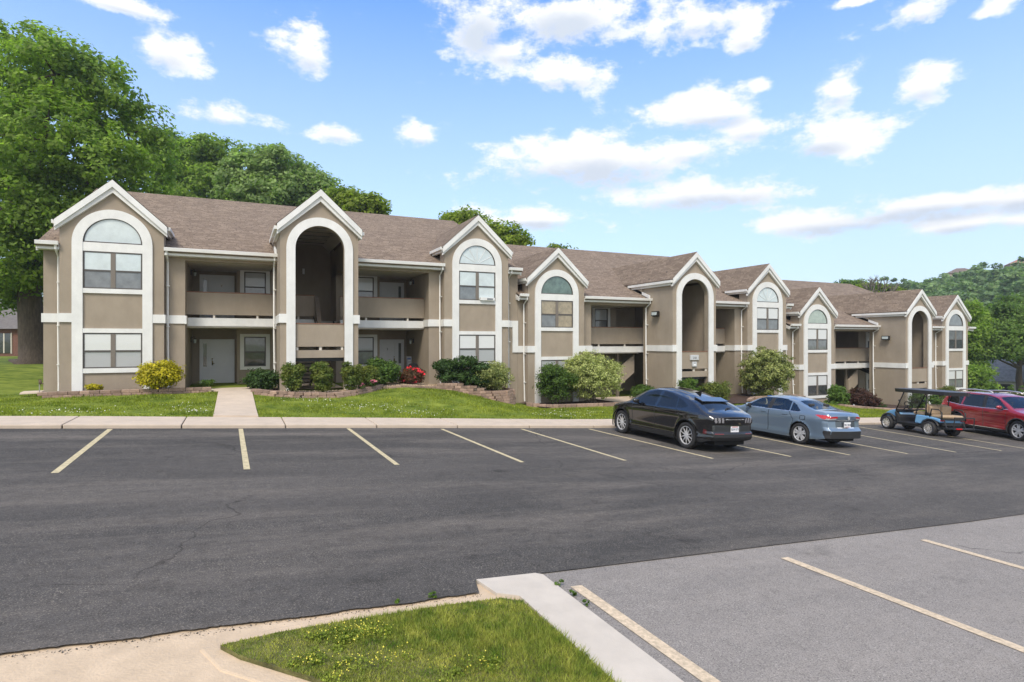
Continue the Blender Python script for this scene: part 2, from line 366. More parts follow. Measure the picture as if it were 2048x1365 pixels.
def thing(name, label, cat, loc=(0, 0, 0), rz=0, group=None):
    o = bpy.data.objects.new(name, None); C.objects.link(o); o.location = loc; o.rotation_euler = (0, 0, rz); o.empty_display_size = .3
    return tag(o, label, cat, group)
def struct(o, kind='structure'): o['kind'] = kind; return o
def npmesh(name, verts, faces, mats, parent=None, smooth=False, off=None):
    """verts (N,3), faces (M,k) fixed k"""
    me = bpy.data.meshes.new(name); verts = np.asarray(verts, dtype=np.float32)
    if parent is not None and off is None: off = parent_loc(parent)
    if off is not None: verts = verts - np.array(off, dtype=np.float32)
    faces = np.asarray(faces, dtype=np.int32); k = faces.shape[1]
    me.vertices.add(len(verts)); me.vertices.foreach_set('co', verts.ravel())
    me.loops.add(faces.size); me.loops.foreach_set('vertex_index', faces.ravel())
    me.polygons.add(len(faces)); me.polygons.foreach_set('loop_start', np.arange(0, faces.size, k, dtype=np.int32))
    for q in (mats if isinstance(mats, (list, tuple)) else [mats]): me.materials.append(q)
    if smooth: me.polygons.foreach_set('use_smooth', np.ones(len(faces), dtype=bool))
    me.update(calc_edges=True); me.validate()
    o = bpy.data.objects.new(name, me); C.objects.link(o)
    if parent is not None: o.parent = parent
    return o

# ------------------------------------------------------------------ terrain heights
LX = [-200, -20, -5, -2.73, .07, 2.79, 5.48, 8.16, 10.73, 18, 25.2, 33, 45, 60, 90, 140, 400]
LZ = [-1.0, -1.25, -1.95, -2.09, -2.26, -2.42, -2.59, -2.76, -2.92, -3.30, -3.67, -4.05, -4.6, -5.2, -5.9, -6.3, -6.3]
BX = [-200, 0, 3.2, 5.2, 6.5, 8.4, 9.6, 10.8, 11.8, 13, 24, 29, 32, 35, 42, 52, 70, 120, 400]
BZ = [-1.92, -1.93, -2.06, -1.98, -1.95, -2.12, -2.45, -2.75, -2.98, -3.12, -3.2, -3.25, -3.7, -4.2, -4.4, -4.7, -5.4, -6.3, -6.3]
def zl(x): return float(np.interp(x, LX, LZ))
def zbk(x): return float(np.interp(x, BX, BZ))
def sst(t): t = min(1, max(0, t)); return t * t * (3 - 2 * t)
CURB_Y, WALK_Y = 16.83, 18.5
def gz(x, y):
    if y < CURB_Y: return zl(x)
    a = zl(x) + .085
    if y < WALK_Y: return a
    z = a + (zbk(x) - a) * sst((y - WALK_Y) / 6.0) if x < 30 else a + (zbk(x) - a) * sst((y - WALK_Y) / 9.0)
    if x < -6.5 and y > 25: z += .55 * sst((y - 25) / 18) * sst((-6.5 - x) / 3)
    return z
def P(px, py, Y):
    """point of the photograph at facade-depth Y -> metres"""
    u = (px - 1024) / F_PX; Z = Y / (CT - ST * u)
    return (CT * u * Z + ST * Z, Y, (683 - py) / F_PX * Z)
def mpp(px, Y): return Y / (CT - ST * (px - 1024) / F_PX) / F_PX
def onground(px, py):
    u = (px - 1024) / F_PX; v = (683 - py) / F_PX
    dx, dy = CT * u + ST, CT - ST * u
    Z = 2.0
    while Z < 200:
        if v * Z < gz(dx * Z, dy * Z): break
        Z += .05
    return (dx * Z, dy * Z, gz(dx * Z, dy * Z))

xs = np.unique(np.concatenate([np.linspace(-2500, -60, 16), np.linspace(-60, -8, 27), np.linspace(-8, 60, 137), np.linspace(60, 140, 20), np.linspace(140, 3000, 20)]))
ys = np.unique(np.concatenate([np.linspace(-400, -5, 10), np.array([0, 3, 5.3, 10, 16.5, 16.8]), np.linspace(18.3, 27, 36), np.linspace(27, 70, 30), np.linspace(70, 3500, 20)]))
V = np.array([(x, y, gz(x, y) - (.12 if y < 18.6 else 0)) for y in ys for x in xs]); nx = len(xs)
Fq = np.array([(j * nx + i, j * nx + i + 1, (j + 1) * nx + i + 1, (j + 1) * nx + i) for j in range(len(ys) - 1) for i in range(nx - 1)])
grass_g = mat('lawn', (.075, .140, .016), .95, spec=.1, var=.35, vscale=1.3, bump=.8, bscale=25, col2=(.17, .20, .032))
ground = struct(npmesh('ground', V, Fq, grass_g, smooth=True))

def sheet(name, poly, m, lift=0.0, zf=None, sub=.8, thick=0.0):
    """flat paving laid over the terrain: polygon in plan, split along x so that it follows the fall of the land"""
    import bmesh
    bm = bmesh.new(); f = bm.faces.new([bm.verts.new((x, y, 0)) for x, y in poly])
    x0, x1 = min(p[0] for p in poly), max(p[0] for p in poly); y0, y1 = min(p[1] for p in poly), max(p[1] for p in poly)
    x = x0 + sub
    while x < x1 - 1e-4:
        bmesh.ops.bisect_plane(bm, geom=bm.verts[:] + bm.edges[:] + bm.faces[:], plane_co=(x, 0, 0), plane_no=(1, 0, 0)); x += sub
    if y1 - y0 > 2.5 and zf:
        y = y0 + sub
        while y < y1 - 1e-4:
            bmesh.ops.bisect_plane(bm, geom=bm.verts[:] + bm.edges[:] + bm.faces[:], plane_co=(0, y, 0), plane_no=(0, 1, 0)); y += sub
    zf = zf or (lambda x, y: zl(x))
    if thick:
        r = bmesh.ops.extrude_face_region(bm, geom=bm.faces[:])
        vs = set(v for v in r['geom'] if isinstance(v, bmesh.types.BMVert))
        for v in bm.verts: v.co.z = zf(v.co.x, v.co.y) + lift - (0 if v in vs else thick)
    else:
        for v in bm.verts: v.co.z = zf(v.co.x, v.co.y) + lift
    bmesh.ops.recalc_face_normals(bm, faces=bm.faces[:])
    me = bpy.data.meshes.new(name); bm.to_mesh(me); bm.free(); me.materials.append(m)
    if not thick:
        me.update()
        if len(me.polygons) and me.polygons[0].normal.z < 0: me.flip_normals()
    o = bpy.data.objects.new(name, me); C.objects.link(o); return struct(o)

# car park and foreground paving
def rough_edge(x0, x1, y, amp, step=.025):
    n = int((x1 - x0) / step); out = []; k = 0.0; q = 0.0
    for i in range(n + 1):
        k = k * .93 + rnd.uniform(-1, 1) * amp * .55; q = rnd.uniform(-.35, .35) * amp
        out.append((x0 + (x1 - x0) * i / n, y + max(-2.2 * amp, min(2.2 * amp, k)) + q))
    return out
edge = [(-60, 5.15), (-4, 5.15)] + rough_edge(-4, 2.08, 5.2, .016) + [(2.15, 5.47), (2.81, 5.46), (6.5, 5.5), (12.4, 5.54), (30, 5.7), (90, 6)]
sheet('parking_lot', edge + [(90, CURB_Y + .02), (-60, CURB_Y + .02)], A_DARK, 0.0)
sheet('lower_parking_lot', [(2.72, -25), (90, -25), (90, 6.1), (30, 5.85), (12.4, 5.62), (2.72, 5.5)], A_LIGHT, -.012)
sheet('concrete_apron', [(-60, -25), (2.6, -25), (2.6, 5.3), (2.2, 5.42), (-60, 5.4)], concrete_tan, -.02)
sheet('concrete_strip', [(2.40, -25), (2.87, -25), (2.87, 5.40), (2.81, 5.455), (2.16, 5.47), (2.22, 5.1), (2.40, 4.98)], concrete_pale, .012, thick=.15)
isl = [(-.11, 4.82), (.3, 4.90), (.84, 4.94), (1.71, 4.97), (2.2, 4.96), (2.36, 4.85), (2.385, 3.47), (2.385, 1.2), (2.0, 1.9), (1.2, 3.2), (.45, 4.17), (.02, 4.62)]
def grow(poly, d):
    out = []; n = len(poly)
    for i, p in enumerate(poly):
        a = Vector(poly[i - 1]); b = Vector(p); c_ = Vector(poly[(i + 1) % n]); e1 = (b - a).normalized(); e2 = (c_ - b).normalized()
        nn = Vector((-(e1.y + e2.y), e1.x + e2.x)).normalized(); out.append((b.x + nn.x * d, b.y + nn.y * d))
    return out
kerb = sheet('island_kerb', [(min(x, 2.395), y) for x, y in grow(isl, .17)], concrete_tan, -.010, thick=.10)
bvk = kerb.modifiers.new('bevel', 'BEVEL'); bvk.width = .03; bvk.segments = 3; bvk.limit_method = 'ANGLE'; bvk.angle_limit = math.radians(60)
sheet('island_turf', isl, mat('island_soil', (.12, .115, .035), .95, var=.5, vscale=6, bump=1, bscale=30), .022, thick=.05)

# crumbs of asphalt and grit broken off along the edge
ge = np.random.default_rng(55); Vc = []; Fc = []
for k_ in range(700):
    a = ge.uniform(-3.2, 2.1); b = 5.19 - abs(ge.normal()) * .045; s_ = ge.uniform(.002, .006) * (1.6 if ge.uniform() < .08 else 1)
    q = ge.normal(size=(6, 3)) * .25 + np.array([(1, 0, 0), (-1, 0, 0), (0, 1, 0), (0, -1, 0), (0, 0, .7), (0, 0, -.7)]); Vc += list(np.array([a, b, zl(a) - .02 + s_ * .6]) + q * s_)
    Fc += [(6 * k_ + i, 6 * k_ + j, 6 * k_ + l_) for i, j, l_ in ((0, 2, 4), (2, 1, 4), (1, 3, 4), (3, 0, 4), (2, 0, 5), (1, 2, 5), (3, 1, 5), (0, 3, 5))]
oc = npmesh('asphalt_crumbs', Vc, Fc, mat('grit', (.15, .13, .11), .9, island=.8)); oc['kind'] = 'stuff'; tag(oc, 'loose dark grit along the crumbling asphalt edge by the tan concrete', 'grit')

# parking bay lines
for (a, b, m_, w) in [((-2.72, 16.7), (-2.62, 11.55), paint_y, .105), ((.09, 16.7), (.16, 11.4), paint_y, .105), ((2.79, 16.7), (2.84, 11.4), paint_y, .1), ((5.46, 16.6), (5.53, 11.33), paint_y, .1),
                      ((8.07, 16.6), (8.11, 11.22), paint_y, .1), ((10.55, 16.6), (10.7, 11.16), paint_y, .1), ((13.2, 16.6), (13.25, 11.0), paint_y, .1), ((15.75, 16.6), (15.4, 10.86), paint_y, .1),
                      ((18.4, 16.6), (17.7, 10.7), paint_y, .1), ((21.0, 16.6), (19.9, 10.6), paint_y, .1), ((23.6, 16.6), (22.2, 10.5), paint_y, .1), ((25.6, 16.6), (23.9, 10.5), paint_y, .1), ((28.2, 16.6), (26.2, 10.4), paint_y, .1), ((30.8, 16.6), (28.6, 10.3), paint_y, .1),
                      ((3.07, 5.07), (3.14, -2), paint_o, .13), ((6.03, 5.1), (6.2, -2), paint_o, .13), ((8.78, 5.1), (9.0, -2), paint_o, .13), ((11.6, 5.1), (11.9, -2), paint_o, .13)]:
    sheet('parking_line', [(a[0] - w / 2, a[1]), (b[0] - w / 2, b[1]), (b[0] + w / 2, b[1]), (a[0] + w / 2, a[1])], m_, .005 if m_ is paint_y else -.006, sub=.5)
# sidewalk in slabs with joints
mbw = MB(); x = -62.0; joints = []
while x < 90:
    x2 = x + 2.43
    for k in range(2):
        pass
    g = .012
    za, zb_ = zl(x) + .09, zl(x2) + .09
    mbw.add([(x + g, CURB_Y, za), (x2 - g, CURB_Y, zb_), (x2 - g, WALK_Y, zb_ + .01), (x + g, WALK_Y, za + .01), (x + g, CURB_Y, za - .3), (x2 - g, CURB_Y, zb_ - .3), (x2 - g, WALK_Y, zb_ - .3), (x + g, WALK_Y, za - .3)],
            [(0, 1, 2, 3), (4, 7, 6, 5), (0, 4, 5, 1), (1, 5, 6, 2), (2, 6, 7, 3), (3, 7, 4, 0)])
    x = x2
ow = struct(mbw.build('sidewalk', concrete, bevel=.02))
mbk = MB()   # darker joint bed under the slabs
for i in range(60):
    a, b = -60 + i * 2.5, -57.5 + i * 2.5
    mbk.add([(a, CURB_Y + .02, zl(a) + .06), (b, CURB_Y + .02, zl(b) + .06), (b, WALK_Y, zl(b) + .06), (a, WALK_Y, zl(a) + .06)], [(0, 1, 2, 3)])
struct(mbk.build('sidewalk_bed', mat('joint_dirt', (.09, .07, .05), .95)))
# entrance walk of the nearest section
def wz(x, y):
    t = sst((y - WALK_Y) / 6.0); return (zl(x) + .105) * (1 - t) + (-1.90) * t
sheet('entrance_walk', [(-.60, WALK_Y - .02), (.56, WALK_Y - .02), (.50, 24.6), (1.2, 26.2), (-1.4, 26.2), (-.62, 24.6)], concrete, .035, zf=wz, sub=.6, thick=.25)

# ------------------------------------------------------------------ apartment row
YB, YW, YC, YP = 26.0, 26.4, 24.2, 27.2
def arc(cx, cz, r, n=20, a0=0, a1=math.pi): return [(cx + r * math.cos(a0 + (a1 - a0) * i / n), cz + r * math.sin(a0 + (a1 - a0) * i / n)) for i in range(n + 1)]
def gable_trim(mb, cx, y, hw, z=0.0):
    """stepped rake boards"""
    for (t, b, y0, y1) in (((5.92, .92), (5.66, .92), y - .20, y - .02), ((5.72, .92), (5.46, .87), y - .13, y + .0)):
        for sg in (-1, 1):
            e = hw + .12
            poly = [(cx, t[0] + z), (cx + sg * e, t[0] - t[1] * e + z), (cx + sg * e, b[0] - b[1] * e + z), (cx, b[0] + z)]
            mb.prism_xz(poly if sg > 0 else poly[::-1], y0, y1)
def roof_quad(mb, a, b, c, d, m=0):
    """a,b along eave; c,d along ridge"""
    A, B, D = Vector(a), Vector(b), Vector(d); u = (B - A).normalized(); n = u.cross((D - A)).normalized(); v = n.cross(u)
    uv = [(float((Vector(q) - A).dot(u)) + A.x, float((Vector(q) - A).dot(v)) + A.y) for q in (a, b, c, d)]
    mb.quad(a, b, c, d, m, uv)
    k = -n * .10
    mb.quad(tuple(D + k), tuple(Vector(c) + k), tuple(B + k), tuple(A + k), m, [(0, 0)] * 4)
    mb.quad(a, tuple(A + k), tuple(B + k), b, m, [(0, 0), (0, .05), (.3, .05), (.3, 0)])
def cross_roof(mb, cx, y, hw, z):
    e = hw + .16; y0 = y - .17; yb_ = 32.4
    zr, ze = 5.95 + z, 5.95 - .92 * e + z
    roof_quad(mb, (cx - e, yb_, ze), (cx - e, y0, ze), (cx, y0, zr), (cx, yb_, zr))
    roof_quad(mb, (cx + e, y0, ze), (cx + e, yb_, ze), (cx, yb_, zr), (cx, y0, zr))
def double_window(name, parent, cx, z0, z1, y, panes, hw=.92):
    """two side-by-side sash windows in a bronze frame; panes = upper-left, upper-right, lower-left, lower-right"""
    mb = MB(); f = .045
    mb.box(cx - hw, cx + hw, y - .015, y + .03, z0, z0 + f); mb.box(cx - hw, cx + hw, y - .015, y + .03, z1 - f, z1)
    for sx in (-hw, -.075, hw - f): mb.box(cx + sx, cx + sx + (.15 if sx == -.075 else f), y - .02, y + .03, z0 + f, z1 - f, 1 if sx == -.075 else 0)
    zm = (z0 + z1) / 2 - .02
    for a, b in ((-hw + f, -.075), (.075, hw - f)): mb.box(cx + a, cx + b, y - .018, y + .028, zm - .03, zm + .03)
    mats_ = [frame_m, framel_m]
    for k, (a, b, c_, d) in enumerate(((-hw + f, -.075, zm + .03, z1 - f), (.075, hw - f, zm + .03, z1 - f), (-hw + f, -.075, z0 + f, zm - .03), (.075, hw - f, z0 + f, zm - .03))):
        mats_.append(panes[k]); mb.box(cx + a, cx + b, y + (.0 if k < 2 else .006), y + .02, c_, d, 2 + k)
    return mb.build(name, mats_, parent)
def half_round(parent, cx, z0, r, y, pm, fan):
    pts = arc(cx, z0, r - .035, 22)
    mb = MB(); mb.prism_xz(pts[::-1], y + .004, y + .02, 1)
    o_, i_ = arc(cx, z0, r, 22), arc(cx, z0, r - .045, 22)
    for k in range(22): mb.prism_xz([o_[k], o_[k + 1], i_[k + 1], i_[k]][::-1], y - .02, y + .02)
    mb.box(cx - r, cx + r, y - .02, y + .021, z0 - .02, z0 + .03)
    if fan:
        for a in range(1, 6):
            t = math.pi * a / 6; mb.tube([(cx + .12 * math.cos(t), y - .0, z0 + .03 + .12 * math.sin(t)), (cx + (r - .06) * math.cos(t), y, z0 + (r - .06) * math.sin(t))], .011, 4, 2)
    return mb.build('half_round_window', [frame_m, pm, trimw], parent)
def arch_trim(parent, cx, y, zbase, z, beams=True):
    mb = MB(); ro, ri, zs = 1.25, .925, 3.585 + z
    y0, y1 = y - .075, y + .01
    mb.box(cx - ro, cx - ri, y0, y1, zbase, zs); mb.box(cx + ri, cx + ro, y0, y1, zbase, zs)
    o_, i_ = arc(cx, zs, ro, 28), arc(cx, zs, ri, 28)
    for k in range(28): mb.prism_xz([o_[k], o_[k + 1], i_[k + 1], i_[k]][::-1], y0, y1)
    if beams:
        mb.box(cx - ri, cx + ri, y - .05, y + .01, 3.28 + z, 3.60 + z)
        for a, b in ((1.75, 1.92), (.30, .46), (-1.17, -1.0)): mb.box(cx - ri, cx + ri, y - .06, y + .01, a + z, b + z)
    return mb.build('arch_trim', trimw, parent)
def gable_bay(parent, cx, z, zbase, upper, lower, halfm, fan=False, ac=False):
    mb = MB(); hw = 1.62
    mb.prism_xz([(cx - hw, zbase), (cx + hw, zbase), (cx + hw, 4.25 + z), (cx, 5.72 + z), (cx - hw, 4.25 + z)], YB, YW + .25)
    o = mb.build('gable_bay', stucco, parent)
    mb = MB(); gable_trim(mb, cx, YB, hw, z)
    for sg in (-1, 1):    # side eaves with gutters, running back to the main roof
        xa = cx + sg * hw
        mb.box(min(xa, xa + sg * .12), max(xa, xa + sg * .12), YB - .02, 27.5, 4.10 + z, 4.27 + z)
        mb.box(min(xa + sg * .121, xa + sg * .22), max(xa + sg * .121, xa + sg * .22), YB - .10, 27.6, 4.2 + z, 4.33 + z)
    mb.build('gable_trim', trimw, o)
    mb = MB(); cross_roof(mb, cx, YB, hw, z); mb.build('gable_roof', shingle2, o)
    arch_trim(o, cx, YB, zbase, z)
    double_window('window', parent, cx, 1.92 + z, 3.28 + z, YB - .02, upper)
    double_window('window', parent, cx, -1.0 + z, .30 + z, YB - .02, lower)
    half_round(parent, cx, 3.61 + z, .925, YB - .02, halfm, fan)
    mb = MB()
    for sg in (-1, 1):
        a, b = sorted((cx + sg * 1.25, cx + sg * (hw + .05))); mb.box(a, b, YB - .06, YB + .0, .68 + z, 1.0 + z)
        xa = cx + sg * hw; a, b = sorted((xa, xa + sg * .05)); mb.box(a, b, YB + .0, YW - .051, .68 + z, 1.0 + z)
    each(mb, 'band', trimw, o)
    if ac:
        mb = MB(); mb.box(cx + .12, cx + .85, YB - .16, YB - .03, 1.925 + z, 2.06 + z); mb.box(cx + .45, cx + .75, YB - .165, YB - .16, 1.95 + z, 2.03 + z, 1)
        mb.build('window_air_unit', [trimw, pane_mid], parent)
    return o
def sash_window(parent, x0, x1, z0, z1, y, up, lo):
    mb = MB(); t = .17
    mb.box(x0, x1, y - .06, y, z0, z0 + t * .85, 1); mb.box(x0, x1, y - .06, y, z1 - t * .75, z1, 1)
    mb.box(x0, x0 + t, y - .06, y, z0 + t * .85, z1 - t * .75, 1); mb.box(x1 - t, x1, y - .06, y, z0 + t * .85, z1 - t * .75, 1)
    a, b, c_, d = x0 + t, x1 - t, z0 + t * .85, z1 - t * .75; zm = (c_ + d) / 2 - .02
    f = .05
    mb.box(a, a + f, y - .035, y, c_, d); mb.box(b - f, b, y - .035, y, c_, d); mb.box(a + f, b - f, y - .035, y, c_, c_ + f); mb.box(a + f, b - f, y - .035, y, d - f, d); mb.box(a + f, b - f, y - .035, y, zm - .03, zm + .03)
    mb.box(a + f, b - f, y - .02, y - .004, zm + .03, d - f, 2); mb.box(a + f, b - f, y - .014, y - .004, c_ + f, zm - .03, 3)
    return mb.build('window', [frame_m, trimw, up, lo], parent)
def entry_door(parent, x0, x1, z0, y, side_left, storm=False, number=None):
    """panelled door with a glazed sidelight in one frame"""
    mb = MB(); zt = z0 + 2.10; t = .07
    mb.box(x0, x1, y - .07, y, zt - t, zt); mb.box(x0, x0 + t, y - .07, y, z0, zt - t); mb.box(x1 - t, x1, y - .07, y, z0, zt - t)
    w = x1 - x0; sw = .30
    if side_left: d0, d1, s0, s1 = x0 + t + sw + .06, x1 - t, x0 + t, x0 + t + sw
    else: d0, d1, s0, s1 = x0 + t, x1 - t - sw - .06, x1 - t - sw, x1 - t
    post = (s1, d0) if side_left else (d1, s0)
    mb.box(post[0], post[1], y - .07, y, z0, zt - t)
    mb.box(s0, s1, y - .035, y, z0, zt - t)
    mb.box(s0 + .08, s1 - .08, y - .04, y - .035, z0 + .85, zt - t - .12, 1)
    mb.box(s0 + .06, s1 - .06, y - .045, y - .035, z0 + .15, z0 + .70)
    fr = mb.build('door_frame', [doorw, pane_mid], parent)
    mb = MB(); mb.box(d0, d1, y - .03, y, z0 + .02, zt - t)
    for r0, r1 in ((.15, .75), (.85, 1.45), (1.53, 1.88)):
        for c0, c1 in ((.10, .42), (.52, .86)):
            a, b = d0 + (d1 - d0) * c0, d0 + (d1 - d0) * c1
            mb.box(a, b, y - .042, y - .03, z0 + r0, z0 + r1); mb.box(a + .05, b - .05, y - .05, y - .042, z0 + r0 + .05, z0 + r1 - .05)
    if storm:
        mb.box(d0, d1, y - .09, y - .06, z0 + .86, z0 + .96); mb.box(d0, d0 + .07, y - .09, y - .06, z0 + .02, zt - t); mb.box(d1 - .07, d1, y - .09, y - .06, z0 + .02, zt - t); mb.box(d0 + .07, d1 - .07, y - .09, y - .06, zt - t - .08, zt - t)
        mb.box(d0 + .07, d1 - .07, y - .092, y - .06, z0 + .90, z0 + .92, 1)
    do = mb.build('door', [doorw, frame_m], parent)
    hx = d0 + .09 if side_left else d1 - .09
    mb = MB(); mb.box(hx - .025, hx + .025, y - .06 - (.05 if storm else 0), y - .03, z0 + .92, z0 + 1.12); mb.tube([(hx, y - .05, z0 + 1.0), (hx, y - .11, z0 + 1.0), (hx + (.1 if side_left else -.1), y - .11, z0 + 1.0)], .014, 6)
    mb.ell((hx, y - .06, z0 + 1.2), .03, .03, .03, 8, 6); mb.build('door_handle', [mat('brass', (.35, .27, .13), .35, metal=.8)], do, smooth=True)
    if number:
        cu = bpy.data.curves.new('door_number', 'FONT'); cu.body = number; cu.size = .16; cu.extrude = .004; cu.align_x = 'CENTER'
        ob = bpy.data.objects.new('tmp', cu); C.objects.link(ob); dg = bpy.context.evaluated_depsgraph_get()
        me = bpy.data.meshes.new_from_object(ob.evaluated_get(dg)); bpy.data.objects.remove(ob)
        me.transform(Matrix.Translation(Vector(((d0 + d1) / 2, y - .056, z0 + 1.55)) - parent_loc(do)) @ Matrix.Rotation(math.radians(90), 4, 'X'))
        me.materials.clear(); me.materials.append(plastic if storm else MATS['brass']); oo = bpy.data.objects.new('door_number', me); C.objects.link(oo); oo.parent = do
def wall_lamp(parent, x, y, z, sx):
    mb = MB(); mb.box(x, x + sx * .03, y - .06, y + .06, z - .1, z + .12) if sx > 0 else mb.box(x + sx * .03, x, y - .06, y + .06, z - .1, z + .12)
    mb.tube([(x + sx * .02, y, z + .08), (x + sx * .14, y, z + .14), (x + sx * .16, y, z + .05)], .015, 6)
    mb.tube([(x + sx * .16, y, z + .07), (x + sx * .16, y, z + .02)], [.03, .09], 8); mb.tube([(x + sx * .16, y, z + .02), (x + sx * .16, y, z - .14)], [.07, .045], 8, 1)
    return mb.build('wall_lamp', [blackm, pane_pale], parent)
def downspout(parent, pts, r=.042):
    mb = MB(); mb.tube(pts, r, 4); zs = [p[2] for p in pts]
    for q in (1.6, .1, -1.2):
        z = max(zs) - (max(zs) - min(zs)) * (.25 if q == 1.6 else .55 if q == .1 else .82)
        mb.box(pts[-1][0] - .055, pts[-1][0] + .055, pts[-1][1] - .055, pts[-1][1] + .05, z, z + .03)
    return mb.build('downspout', gutterw, parent)
def text_mesh(name, body, size, mtx, m, parent=None):
    cu = bpy.data.curves.new(name, 'FONT'); cu.body = body; cu.size = size; cu.extrude = .002; cu.align_x = 'CENTER'; cu.align_y = 'CENTER'
    ob = bpy.data.objects.new('tmp', cu); C.objects.link(ob); dg = bpy.context.evaluated_depsgraph_get()
    me = bpy.data.meshes.new_from_object(ob.evaluated_get(dg)); bpy.data.objects.remove(ob); me.transform(mtx); me.materials.clear(); me.materials.append(m)
    o = bpy.data.objects.new(name, me); C.objects.link(o)
    if parent is not None: o.parent = parent
    return o

def section(idx, label, xL, xC, xR, x0, x1, z, wins, ends):
    r = thing('apartment_building', label, 'building', (xC, YW, -2.02 + z), group='stepped sections of the apartment row')
    gb = -2.02 + z - 1.1                     # walls run below the ground line
    ol, cl, cr, orr = xL + 2.30, xC - 1.47, xC + 1.47, xR - 2.24
    zo = 3.16 + z
    T = .25
    # --- walls
    mb = MB()
    mb.box(x0, ol, YW, YW + T, gb, 3.5 + z); mb.box(orr, x1, YW, YW + T, gb, 3.5 + z)
    mb.box(ol, cl, YW, YW + T, zo, 3.5 + z); mb.box(cr, orr, YW, YW + T, zo, 3.5 + z)
    mb.box(x0, x0 + T, YW + T, 45.4, gb, 3.5 + z); mb.box(x1 - T, x1, YW + T, 45.4, gb, 3.5 + z); mb.box(x0, x1, 45.4, 45.65, gb, 3.5 + z)
    for xa, xb in ((x0, x0 + T), (x1 - T, x1)): mb.prism_yz([(YW, 3.5 + z), (45.65, 3.5 + z), (36, 7.55 + z)], xa + .002, xb - .002)
    al, ar = (ol + 1.84, orr - 1.62)         # edges of the door alcoves
    yw_, yd = 29.4, 30.4
    mb.box(ol - T, ol, YW + T, yd + T, gb, zo + .6); mb.box(orr, orr + T, YW + T, yd + T, gb, zo + .6)
    mb.box(ol, al, yd, yd + T, gb, zo + .6); mb.box(ar, orr, yd, yd + T, gb, zo + .6)
    mb.box(al, cl + .1, yw_, yd, gb, zo + .6); mb.box(cr - .1, ar, yw_, yd, gb, zo + .6)
    mb.box(cl - .05, cr + .05, 31.2, 31.2 + T, gb, 5.6 + z)
    mb.box(cl - .1, cl + .1, yd, 31.2, gb, 5.4 + z); mb.box(cr - .1, cr + .1, yd, 31.2, gb, 5.4 + z)
    mb.box(cl - .1, cl + .1, YW + T, yd, zo, 4.42 + z); mb.box(cr - .1, cr + .1, YW + T, yd, zo, 4.42 + z)
    mb.build('wall', stucco, r)
    mb = MB(); mb.box(ol, cl - .1, YW + T, yd, zo + .04, zo + .10); mb.box(cr + .1, orr, YW + T, yd, zo + .04, zo + .10)
    mb.box(ol, cl + .1, YP + .02, yd, .55 + z, .60 + z); mb.box(cr - .1, orr, YP + .02, yd, .55 + z, .60 + z)
    a = .95
    mb.prism_xz([(xC - a, 4.85 + z), (xC + a, 4.85 + z), (xC + 1.30, 4.50 + z), (xC + 1.30, 4.60 + z), (xC + a, 4.92 + z), (xC - a, 4.92 + z), (xC - 1.30, 4.60 + z), (xC - 1.30, 4.50 + z)], YC + .28, 31.2)
    for k in range(1, 7): mb.box(xC - 1.2, xC + 1.2, YC + .28 + k * 1.0, YC + .30 + k * 1.0, 4.83 + z, 4.852 + z, 1)
    each(mb, 'soffit', [soffit, frame_m], r)
    mb = MB(); mb.box(ol, orr, YW + .0, 31.2, -2.2 + z, -2.02 + z); mb.build('porch_slab', concrete, r)
    # --- balconies: floor, parapets with a gap below, white edge band
    mb = MB(); mb.box(ol, cl + .1, YP + .12, yd, .602 + z, .94 + z); mb.box(cr - .1, orr, YP + .12, yd, .602 + z, .94 + z); mb.box(cl + .1, xC + .12, YP + .12, yd, .602 + z, .94 + z); mb.box(xC + .12, cr - .1, 29.3, yd, .602 + z, .94 + z); mb.box(cl + .1, cr - .1, yd, 31.2, .602 + z, .94 + z)
    bal = mb.build('balcony_floor', soffit, r)
    for (a, b) in ((ol, xC + .12), (cr - .25, orr)):
        mb = MB(); mb.box(a, b, YP, YP + .14, 1.08 + z, 1.985 + z); mb.box(a, b, YP - .02, YP + .16, 1.985 + z, 2.02 + z, 1)
        n = max(2, int((b - a) / 1.3))
        for k in range(n): xx = a + (b - a) * (k + .6) / n; mb.box(xx - .04, xx + .04, YP + .03, YP + .11, .945 + z, 1.08 + z, 2)
        mb.build('balcony_parapet', [stucco, cap_wood, soffit], r)
        mb = MB(); mb.box(a, b, YP - .06, YP + .12, .61 + z, .945 + z); each(mb, 'band', trimw, bal)
    # bands on the piers
    mb = MB()
    for a, b in ((x0 - .05, xL - 1.67), (xL + 1.67, ol), (orr, xR - 1.67), (xR + 1.67, x1 - (.30 if idx < 2 else -.05))): mb.box(a, b, YW - .05, YW, .68 + z, 1.0 + z)
    for a, b, sg in ((ol - .02, ol + .05, 1), (orr - .05, orr + .02, -1)): mb.box(a, b, YW - .051, YP - .061, .67 + z, .99 + z)
    if idx < 2:      # the band steps down to the next section
        mb.box(x1 - .30, x1, YW - .055, YW + .0, .68 + z - 1.245, 1.0 + z)
    each(mb, 'band', trimw, r)
    # --- centre bay with the open arch
    hw = 1.47; mb = MB(); ri, zs = .925, 3.585 + z
    mb.box(xC - hw, xC - ri, YC, YC + .28, gb, zs); mb.box(xC + ri, xC + hw, YC, YC + .28, gb, zs)
    pts = arc(xC, zs, ri, 24)
    for k in range(24):
        (xa, za), (xb, zb_) = pts[k], pts[k + 1]
        top = lambda q: 5.72 + z - .92 * abs(q - xC)
        ta, tb = top(xa), top(xb)
        mb.prism_xz([(xa, za), (xa, ta), (xb, tb), (xb, zb_)], YC, YC + .28)
